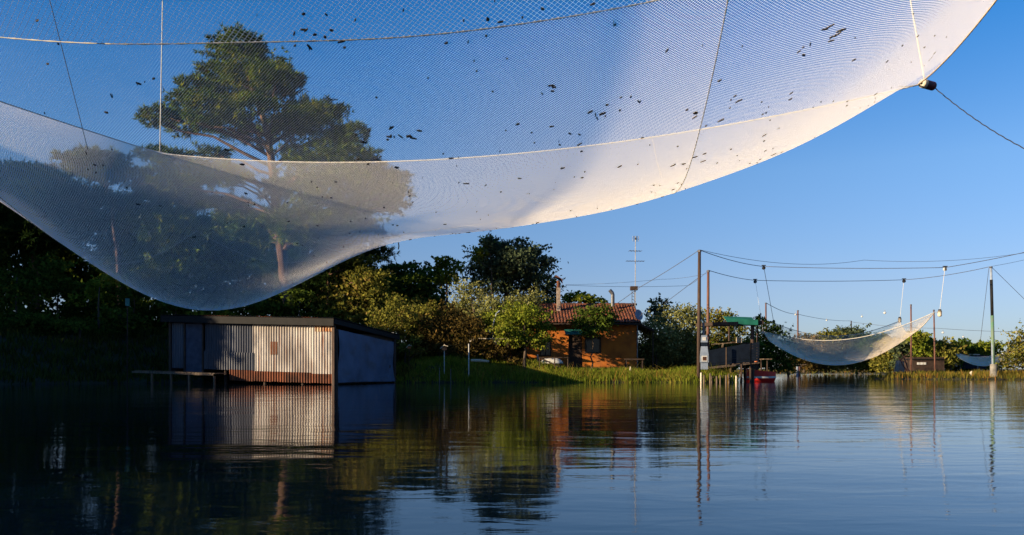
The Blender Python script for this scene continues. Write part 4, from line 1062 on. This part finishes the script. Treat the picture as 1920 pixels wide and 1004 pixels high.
hang(nFR,P(1762,586,58),M['rope'],'short white rope tying the net tip to its float',.016)
def pulley(p,label,m1,s=1.0):
    o=empty('pulley',tuple(p),label,'pulley','pulleys on the net cables')
    MB().tube([p+[0,-.05*s,-.12*s],p+[0,.05*s,-.12*s]],.13*s,14).build('wheel',m1,o)
    MB().box(p+[0,-.07*s,-.08*s],(.07*s,.02*s,.3*s)).box(p+[0,.07*s,-.08*s],(.07*s,.02*s,.3*s)).box(p+[0,0,.08*s],(.3*s,.14*s,.06*s)).build('cheek',M['ropedark'],o)
pulley(A1,'dark pulley at the left end of the upper cable',M['ropedark']); pulley(A2,'pale pulley at the right end of the upper cable',M['white'])
pulley(B1,'dark pulley at the left end of the lower cable',M['ropedark']); pulley(B2,'dark pulley at the right end of the lower cable',M['ropedark'],1.1)
wb=None
for (px,py,Y,s_,lb) in [(1492,590,118,.30,'white float close beside the brown pole behind the middle net'),(1550,601,140,.26,'leftmost faint white float against the sky above the middle net'),(1616,594,140,.30,'white float right of the short distant dark pole'),(1659,587,120,.34,'bright white float left of the inner right corner float'),(1768,624,130,.32,'white float above the trees right of the red tinted poles'),(1806,632,130,.24,'faint white float above the dome shaped tree'),(1906,623,130,.32,'white float near the right edge above the bush')]:
    p=P(px,py,Y)
    if wb is None:
        wb=empty('hanging_float',tuple(p),lb,'float','white floats hung on distant wires')
        MB().ball(p,(.16,.16,.13)).build('float_body',M['white'],wb,smooth=True)
        MB().tube([p,p+[0,0,.35]],.03,5).build('hook',M['metal'],wb); wb.scale=(s_*3.8,)*3
    else:
        c_=copy_tree(wb); c_.location=tuple(p); c_.scale=(s_*3.8,)*3; c_['label']=lb
# far hut under the small net
fh=empty('fishing_hut',(PX(1790,100),100,.5),'distant dark fishing hut with thin pale roof beam among the right hand trees','fishing hut')
beam(P(1760,665,100),P(1836,665.5,100),.3,.16,'roof_beam',M['floatw'],fh)
MB().box(P(1812,679,101),(3.6,2.5,1.7)).build('wall',M['navy'],fh); MB().box(P(1812,668,101),(4.0,2.9,.1)).build('roof',M['black'],fh)
for px in (1765,1783,1800,1833): MB().tube([P(px,666,99.6),P(px,694,99.6)],.07,6).build('post',M['metal'],fh)
MB().box(P(1790,683,99.4),(.5,.3,.6)).build('pane',M['white'],fh)
ft=empty('cabin',(PX(1735,92),92,.5),'low dark cabin with a row of small pale panes between the two reddish poles','cabin')
MB().box(P(1732,683,93),(3.6,2.2,1.6)).build('wall',M['darkwood'],ft); MB().box(P(1732,674,93),(3.9,2.6,.1)).build('roof',M['black'],ft)
for px in (1722,1728,1734): MB().box(P(px,682,91.85),(.28,.06,.26)).build('pane',M['white'],ft)
ft2=empty('concrete_block',(PX(1690,72),72,.2),'pale weathered block beside the dead branch at the bank','block')
MB().prism([P(1684,697,72),P(1697,698,72),P(1695,677,72),P(1688,676,72)],(0,0,0),(0,.8,0)).build('block',M['concrete'],ft2)
br=MB()
def twig(a,d,L,r,dp):
    pts=[a]; 
    for i in range(4): d=d+np.array([random.gauss(0,.22),random.gauss(0,.15),random.gauss(0,.18)]); d/=np.linalg.norm(d); pts.append(pts[-1]+d*L/4)
    br.tube(pts,[r*(1-.17*i) for i in range(5)],5,caps=False)
    if dp>0:
        for q in (2,3,4): twig(pts[q],d+np.array([random.gauss(0,.6),random.gauss(0,.4),random.gauss(.1,.4)]),L*.55,r*.5,dp-1)
twig(P(1702,700,70),np.array([-.25,0,.9]),1.5,.09,2); twig(P(1706,698,70),np.array([-.7,0,.55]),1.3,.08,2)
tag(br.build('dead_branch',M['polered'],None),'bare reddish dead branch at the reed edge below the right end of the middle net','branch')
tag(MB().tube([P(1821,710,61.5)-[0,0,.5],P(1820,700,61.5),P(1822,697,61.5)],[.13,.11,.06],8).build('stump',M['floatw'],None),'pale pointed stump standing in the water before the right hand reeds','stump')
js=empty('landing_stage',(PX(1490,92),92,0),'small jetty with pale pile under the left edge of the middle net','landing stage')
MB().box(P(1486,684,93),(2.6,1.6,.12)).build('deck',M['wood'],js)
for px,m_ in ((1495,M['bluewhite']),(1499,M['polered']),(1478,M['darkwood'])): MB().tube([P(px,684,92.4),P(px,704,92.4)-[0,0,1]],.13,8).build('pile',m_,js)

# ------------------------------------------------------------------ trees
tree('pine_tree','tallest umbrella pine with layered dark crown seen through the overhead net',54,
 [(450,82,42,15),(422,92,20,14),(478,92,20,10),(455,112,50,14),(405,138,30,16),(455,140,45,16),(505,140,38,13),(545,156,24,14),(360,165,34,13),(430,172,55,20),(500,172,45,14),(340,190,24,11),(392,200,45,18),(462,205,45,16),(300,215,32,10),(352,232,42,15),(430,238,46,16),(478,258,30,13),(284,226,18,8),(590,212,44,14),(562,232,46,14),(628,214,20,12),(540,252,34,10),(640,255,28,12),(668,250,20,13),(625,276,42,14),(664,292,34,12),(690,306,22,9),(600,312,56,15),(660,322,36,12),(705,332,40,12),(742,336,24,10),(630,345,60,13),(715,362,40,11),(680,390,52,12),(610,382,50,14),(555,345,30,10),(518,358,26,14),(290,290,30,10),(330,296,34,10),(385,328,40,14),(400,290,26,9),(560,290,30,10),(330,345,40,13),(430,385,36,12),(470,415,50,15),(560,415,60,17),(640,422,50,13),(590,445,50,15),(500,445,50,15),(735,362,26,9),(745,388,18,7)],
 [(548,640),(540,560),(525,450),(512,330),(500,240),(470,150),(455,105)],M['pine'],B,'needle',size=.34,dens=1.15,base=1.5,seed=11,tr=.36,shell=.5,k=8,extra=14,depth=4.2)
tree('pine_tree','smaller round topped pine standing apart left of the tallest pine',60,[(185,300,48,15),(150,300,24,11),(215,322,26,11),(180,322,40,10),(238,330,14,8),(140,318,14,7)],
 [(230,620),(222,480),(208,380),(190,318)],M['pine'],B,'needle',size=.36,dens=1.2,base=2,seed=12,tr=.2,k=8,extra=4)
tree('pine_tree','flat topped pine between the small round pine and the tallest pine',63,[(300,328,45,11),(340,340,30,10),(270,350,32,11),(320,362,50,14),(280,380,46,15),(360,378,34,12),(310,410,56,17)],
 [(330,620),(325,480),(310,340)],M['pine'],B,'needle',size=.36,dens=1.0,base=2,seed=13,tr=.2,k=7,extra=4)
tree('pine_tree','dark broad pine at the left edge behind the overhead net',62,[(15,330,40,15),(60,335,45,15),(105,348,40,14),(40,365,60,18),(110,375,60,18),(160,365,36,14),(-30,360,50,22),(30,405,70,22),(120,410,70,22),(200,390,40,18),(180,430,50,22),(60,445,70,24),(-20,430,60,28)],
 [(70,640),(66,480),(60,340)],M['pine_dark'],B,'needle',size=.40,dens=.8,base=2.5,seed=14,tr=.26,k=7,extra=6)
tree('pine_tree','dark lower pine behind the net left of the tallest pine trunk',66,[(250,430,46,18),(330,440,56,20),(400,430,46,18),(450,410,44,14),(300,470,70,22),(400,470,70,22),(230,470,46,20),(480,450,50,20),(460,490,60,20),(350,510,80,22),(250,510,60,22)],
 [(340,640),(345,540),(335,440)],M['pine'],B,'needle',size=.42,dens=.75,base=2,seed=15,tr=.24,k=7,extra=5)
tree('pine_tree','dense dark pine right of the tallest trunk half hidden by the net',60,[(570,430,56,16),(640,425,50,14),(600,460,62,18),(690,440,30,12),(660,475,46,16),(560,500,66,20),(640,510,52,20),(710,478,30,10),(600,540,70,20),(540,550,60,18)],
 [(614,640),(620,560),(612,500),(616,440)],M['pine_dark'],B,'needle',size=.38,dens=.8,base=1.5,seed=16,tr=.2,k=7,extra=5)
tree('tree','olive brown leafy tree rising just behind the right end of the shed roof',56,[(665,495,38,18),(640,520,30,20),(690,525,36,22),(655,555,42,22),(700,560,30,22),(670,590,46,20),(630,585,30,18)],
 [(612,650),(616,560),(618,505)],M['olive'],B,'leaf',size=.13,dens=1.1,base=.8,seed=17,tr=.13)
tree('pine_tree','very dark domed umbrella pine left of the slim pale leaved tree',70,[(762,512,46,16),(725,522,34,16),(798,528,30,16),(750,540,55,20),(800,560,34,24),(720,555,40,22),(765,575,56,24),(815,590,28,24),(730,595,46,20)],
 [(770,660),(768,560),(764,515)],M['dkgreen'],B,'leaf',size=.17,dens=1.25,base=.8,seed=18,tr=.3,extra=5,shell=.7)
tree('tree','slim tree with tufted yellow green crown and bare brown stem',58,[(828,490,15,9),(842,498,20,10),(856,508,12,9),(834,515,18,9),(820,506,9,10),(848,524,16,9),(826,530,12,8)],
 [(839,660),(838,590),(838,540),(838,495)],M['green'],B,'leaf',size=.14,dens=1.1,base=.7,seed=19,tr=.11)
tree('tree','tall blue green spreading tree with feathery twigs left of the chimney',57,[(918,456,18,12),(940,466,26,15),(905,478,26,15),(960,480,34,18),(930,498,44,20),(985,492,36,20),(1012,500,24,16),(895,508,22,16),(960,520,56,20),(1015,528,30,18),(1032,548,18,18),(920,535,44,18),(985,550,44,18),(975,455,16,9),(1000,470,20,10),(1028,490,12,9)],
 [(950,670),(952,600),(948,540),(940,470)],M['bluegreen'],DB,'leaf',size=.11,dens=1.15,base=.7,seed=20,tr=.24,extra=5,shell=.4)
tree('tree','yellow green tip of foliage on the left shoulder of the blue green tree',55.5,[(915,452,14,9),(922,464,18,10),(905,474,18,10),(895,486,12,8)],[(930,660),(925,560),(918,462)],M['green'],DB,'leaf',size=.11,dens=1.3,base=.7,seed=21,tr=.1)
tree('tree','silver green willow between slim tree and blue green tree',54.5,[(872,545,28,18),(900,560,34,20),(930,575,40,20),(868,575,26,18),(905,595,36,16),(975,570,30,18),(1005,562,24,16)],[(890,670),(892,600),(885,560)],M['silver'],DB,'leaf',size=.09,dens=.75,base=.7,seed=22,tr=.13,shell=.3)
tree('shrub','bright olive bush behind the right corner of the shed',50.5,[(725,600,34,20),(755,590,28,20),(745,570,20,16),(715,625,30,18),(770,615,28,20),(748,640,36,18)],[(745,680),(745,620)],M['olive'],DB,'leaf',size=.10,dens=1.1,cat='bush',base=.5,seed=23,tr=.08)
tree('shrub','brown leaved bush behind the bird table',51,[(810,620,30,22),(845,605,34,26),(830,645,36,18),(790,645,24,16)],[(825,685),(825,630)],M['brown'],DB,'leaf',size=.10,dens=.9,cat='bush',base=.5,seed=24,tr=.07)
tree('shrub','dark reddish brown bush below the pale board roof',50.8,[(880,615,32,20),(905,650,30,18),(870,655,28,16),(940,660,28,14)],[(890,685),(890,640)],M['brown'],DB,'leaf',size=.09,dens=1.0,cat='bush',base=.5,seed=25,tr=.07)
tree('tree','round yellow green tree in front of the left end of the house',48.5,[(975,582,24,14),(1000,592,30,16),(955,600,26,16),(985,612,36,18),(1015,618,24,16),(960,632,28,16),(1000,640,30,13),(940,620,16,12)],
 [(985,690),(984,660),(982,620)],M['green'],DB,'leaf',size=.085,dens=1.5,base=.5,seed=26,tr=.10,shell=.35)
tree('tree','small dark leafed tree in front of the house roof and window',49.8,[(1100,590,24,14),(1128,590,26,15),(1112,604,34,14),(1140,602,18,12),(1088,608,16,11),(1120,622,22,10),(1100,625,14,8)],
 [(1110,694),(1110,660),(1111,625)],M['dkgreen'],DB,'leaf',size=.085,dens=1.2,base=.5,seed=27,tr=.05)
tree('tree','bright green treetop showing just above the house ridge',66,[(1078,556,18,8),(1098,560,20,8),(1120,566,18,7),(1066,564,12,8)],[(1090,640),(1090,565)],M['green'],DB,'leaf',size=.15,dens=1.3,base=.7,seed=28,tr=.15)
tree('tree','loose dark green treetop right of the satellite dish',62,[(1236,570,16,11),(1228,584,16,10),(1246,584,12,9),(1234,600,16,12)],[(1236,670),(1236,580)],M['bluegreen'],DB,'leaf',size=.12,dens=1.0,base=.6,seed=29,tr=.09)
tree('shrub','silver willow bush directly right of the house',54.5,[(1215,620,20,22),(1235,610,24,20),(1225,650,28,24),(1250,635,28,24),(1212,670,20,14),(1245,672,30,14)],[(1230,694),(1230,640)],M['silver'],DB,'leaf',size=.085,dens=1.0,cat='bush',base=.5,seed=30,tr=.08,shell=.3)
tree('shrub','tall silver grey willow bush left of the tallest pole',55,[(1262,592,22,16),(1285,590,24,16),(1305,600,20,20),(1275,620,34,24),(1300,640,30,26),(1270,658,34,22),(1302,672,26,14)],[(1283,694),(1283,640)],M['silver'],DB,'leaf',size=.085,dens=1.1,cat='bush',base=.5,seed=31,tr=.08,shell=.3)
tree('tree','olive willow behind the fishing platform, framed under its roof',60,[(1340,595,22,14),(1362,598,18,13),(1345,620,28,18),(1375,622,26,18),(1355,650,34,20),(1385,655,24,20)],[(1360,700),(1358,620)],M['olive'],DB,'leaf',size=.10,dens=1.1,base=.5,seed=32,tr=.1)
tree('tree','green tree between the platform and the middle net',74,[(1425,605,14,12),(1448,622,20,14),(1430,640,26,20),(1460,655,24,22),(1480,668,20,18),(1440,675,26,16),(1462,688,30,12)],[(1448,705),(1446,640)],M['dkgreen'],DB,'leaf',size=.14,dens=1.0,base=.4,seed=33,tr=.14)
far = [
 ('low brownish tree at the left end of the far row seen through the middle net',1508,647,30,16,'brown',118,'tree'),
 ('green rounded tree second in the far row seen through the middle net',1548,641,26,18,'olive',124,'tree'),
 ('broad grey green tree at the middle of the far row inside the net',1598,636,36,17,'bluegreen',128,'tree'),
 ('dark crowned tree right of centre in the far row inside the net',1634,636,22,17,'dkgreen',122,'tree'),
 ('pale green tree at the right end of the far row inside the net',1667,648,24,17,'olive',118,'tree'),
 ('bluish tree left of the two reddish poles',1694,652,18,16,'bluegreen',100,'tree'),
 ('tallest green tree between the two reddish poles',1727,640,20,17,'green',98,'tree'),
 ('round tree right behind the second reddish pole',1766,652,24,18,'olive',99,'tree'),
 ('mid green tree between the pole and the domed tree',1800,654,20,15,'dkgreen',102,'tree'),
 ('domed green tree left of the painted pole',1832,656,26,16,'green',104,'tree'),
]
for i,(lb,cx2,cy2,rx,ry,mm,Y,nm) in enumerate(far):
    rr=np.random.default_rng(60+i); cl=[(cx2+rr.normal()*rx*.45,cy2+rr.normal()*ry*.3,rx*.5,ry*.5) for _ in range(6)]+[(cx2+rr.normal()*rx*.5,cy2+ry*1.1+rr.normal()*4,rx*.6,ry*.6) for _ in range(6)]+[(cx2+(j-1.5)*rx*.55,684,rx*.45,9) for j in range(4)]
    tree('tree',lb,Y,[(a_,b_,c_*1.35,d_*1.3) for a_,b_,c_,d_ in cl],[(cx2,696),(cx2,cy2)],M[mm],DB,'leaf',size=.20,dens=.8,base=.5,seed=80+i,tr=.2,group='trees along the far bank',limbs=False)
tree('shrub','orange tinged bush rising at the right edge of the frame',61,[(1905,652,16,14),(1925,640,26,22),(1900,672,24,16),(1930,672,30,20),(1955,650,30,28),(1885,685,18,9)],[(1925,700),(1925,660)],M['olive'],DB,'leaf',size=.10,dens=1.1,cat='bush',base=.4,seed=95,tr=.07)
# wood closing the view behind the shed and the house
for i,(px,py,rx,ry,Y,mm,lb) in enumerate([
 (-20,470,90,90,70,'dkgreen','dark dense tree of the wood at the far left edge'),(70,500,90,80,72,'dkgreen','dark dense tree of the wood behind the left part of the net'),
 (160,500,80,75,70,'dkgreen','dark dense tree of the wood behind the shaded bank slope'),(250,520,80,65,72,'dkgreen','dark dense tree of the wood above the teal tube'),
 (340,530,80,60,70,'dkgreen','dark dense tree of the wood behind the left end of the shed'),(430,530,80,60,71,'dkgreen','dark dense tree of the wood behind the middle of the shed'),
 (520,530,80,65,70,'dkgreen','dark dense tree of the wood behind the tallest pine trunk'),(600,540,70,65,72,'dkgreen','dark dense tree of the wood behind the right end of the shed roof'),
 (680,570,60,55,70,'dkgreen','dark dense tree of the wood between shed and domed pine'),(850,600,60,50,66,'dkgreen','dark tree filling the gap below the slim tufted tree'),
 (930,610,60,50,66,'dkgreen','dark tree filling the gap below the blue green tree'),(1000,600,50,50,66,'dkgreen','dark tree filling the gap behind the left end of the house'),
 (1250,650,40,30,66,'olive','olive tree behind the silver willow bushes'),(1330,650,50,34,66,'dkgreen','dark tree behind the tallest pole and cabinet'),(1400,660,40,30,70,'dkgreen','dark tree behind the dark blue side of the platform')]):
    rr=np.random.default_rng(300+i); cl=[(px+rr.normal()*rx*.42,py+rr.uniform(-.6,1)*ry,rx*.36,ry*.34) for _ in range(13)]+[(px+(j-1.5)*rx*.5,670,rx*.4,22) for j in range(4)]
    tree('tree',lb,Y,cl,[(px,690),(px,py)],M[mm],DB,'leaf',size=.24,dens=.55,base=gzz(PX(px,Y),Y),seed=320+i,tr=.2,limbs=False,group='trees of the wood behind the bank')
# low thicket under the trees
rn = np.random.default_rng(77); Xs=rn.uniform(-62,16,400); 
Vs=[];Fs=[];As=[];off=0
for x_ in Xs:
    y_=60+rn.uniform(-2,4); hh_=1.5+rn.random()*2.2; g0=gzz(x_,y_)
    C_,N_=ell_points((x_,y_,g0+hh_*.4),(1.3,1.2,hh_*.65),190,rn,.3); V_,F_,A_=leaves(C_,.17,rn); Vs.append(V_);Fs.append(F_+off);As.append(A_);off+=len(V_)
tag(raw('undergrowth',np.concatenate(Vs),np.concatenate(Fs),M['dkgreen'],None,attr=np.concatenate(As)),'dark low thicket running under the trees all along the bank','undergrowth',kind='stuff')
# dark undergrowth on the left bank
for i,(px,py,rx,ry,Y,mm,lb) in enumerate([  # the two brighter green bushes carry sunlight in their leaf colour
 (30,520,60,45,54,'dkgreen','dark bush mass at the left edge below the net'),(110,530,55,38,55,'dkgreen','dark bush below the left slope of the net'),
 (185,540,40,26,52,'green','bush with sunlight in its yellow green colour below the net edge'),(250,560,45,28,54,'dkgreen','dark bush behind the teal tube'),
 (330,570,50,24,53,'dkgreen','dark bush behind the left end of the shed roof'),(385,590,40,12,52,'green','bush with sunlight in its yellow green colour peeping over the shed roof'),
 (470,575,60,24,53,'dkgreen','dark bush behind the middle of the shed roof'),(560,575,50,26,53,'dkgreen','dark bush behind the shed roof left of the reddish stem'),
 (150,600,70,24,50,'dkgreen','low dark bush on the shaded bank slope'),(50,610,70,26,50,'dkgreen','low dark bush on the shaded slope at the left edge')]):
    rr=np.random.default_rng(100+i); cl=[(px+rr.normal()*rx*.5,py+rr.normal()*ry*.4,rx*.42,ry*.45) for _ in range(8)]
    tree('shrub',lb,Y,cl,[(px,py+ry),(px,py)],M[mm],DB,'leaf',size=.14,dens=.6,cat='bush',base=gzz(PX(px,Y),Y),seed=120+i,tr=.08,limbs=False)
# wood on the bank left of the frame (its shade falls on the shed and the left bank)
for i,(x,y,h,rd) in enumerate([(-45.5,30.5,9.8,3.1),(-49.5,32.0,10.4,3.6),(-54,33,12,4.4),(-52,38,13,5),(-56,42,15,5.5),(-60,50,16,6),(-64,58,16,6),(-45,-11.0,10.0,3.0),(-45.5,-7.0,10.6,3.2),(-46,-2.0,11.0,3.8)]):
    rr=np.random.default_rng(200+i); g0=gzz(x,y)
    root=empty('tree',(x,y,g0),'dark tree on the left bank outside the view, '+['level with the shed','second along the bank','third along the bank','fourth along the bank','fifth along the bank','sixth along the bank','farthest along the bank','behind the camera and farthest back','behind the camera in the middle','nearest the camera on the left'][i],'tree','trees on the near left bank')
    Vs=[];Fs=[];As=[];off=0
    for j in range(20):
        z=rr.uniform(.08,.92)*h; q=rd*(1-abs(z/h-.45)*.9); c=np.array([x+rr.normal()*q*.4,y+rr.normal()*q*.4,g0+z]); rad=np.array([1,1,.75])*rd*rr.uniform(.35,.55)
        C_,N_=ell_points(c,rad,620,rr,.3); V_,F_,A_=leaves(C_,.32,rr); Vs.append(V_);Fs.append(F_+off);As.append(A_);off+=len(V_)
    raw('crown',np.concatenate(Vs),np.concatenate(Fs),M['dkgreen'],root,attr=np.concatenate(As))
    MB().tube([(x,y,g0-.3),(x+.1,y,g0+h*.4),(x,y,g0+h*.8)],[.35,.25,.1],8).build('trunk',DB,root)

print('TRIS', sum(sum(len(q.vertices)-2 for q in []) + len(o.data.loops)-2*len(o.data.polygons) for o in S.objects if o.type=='MESH'))
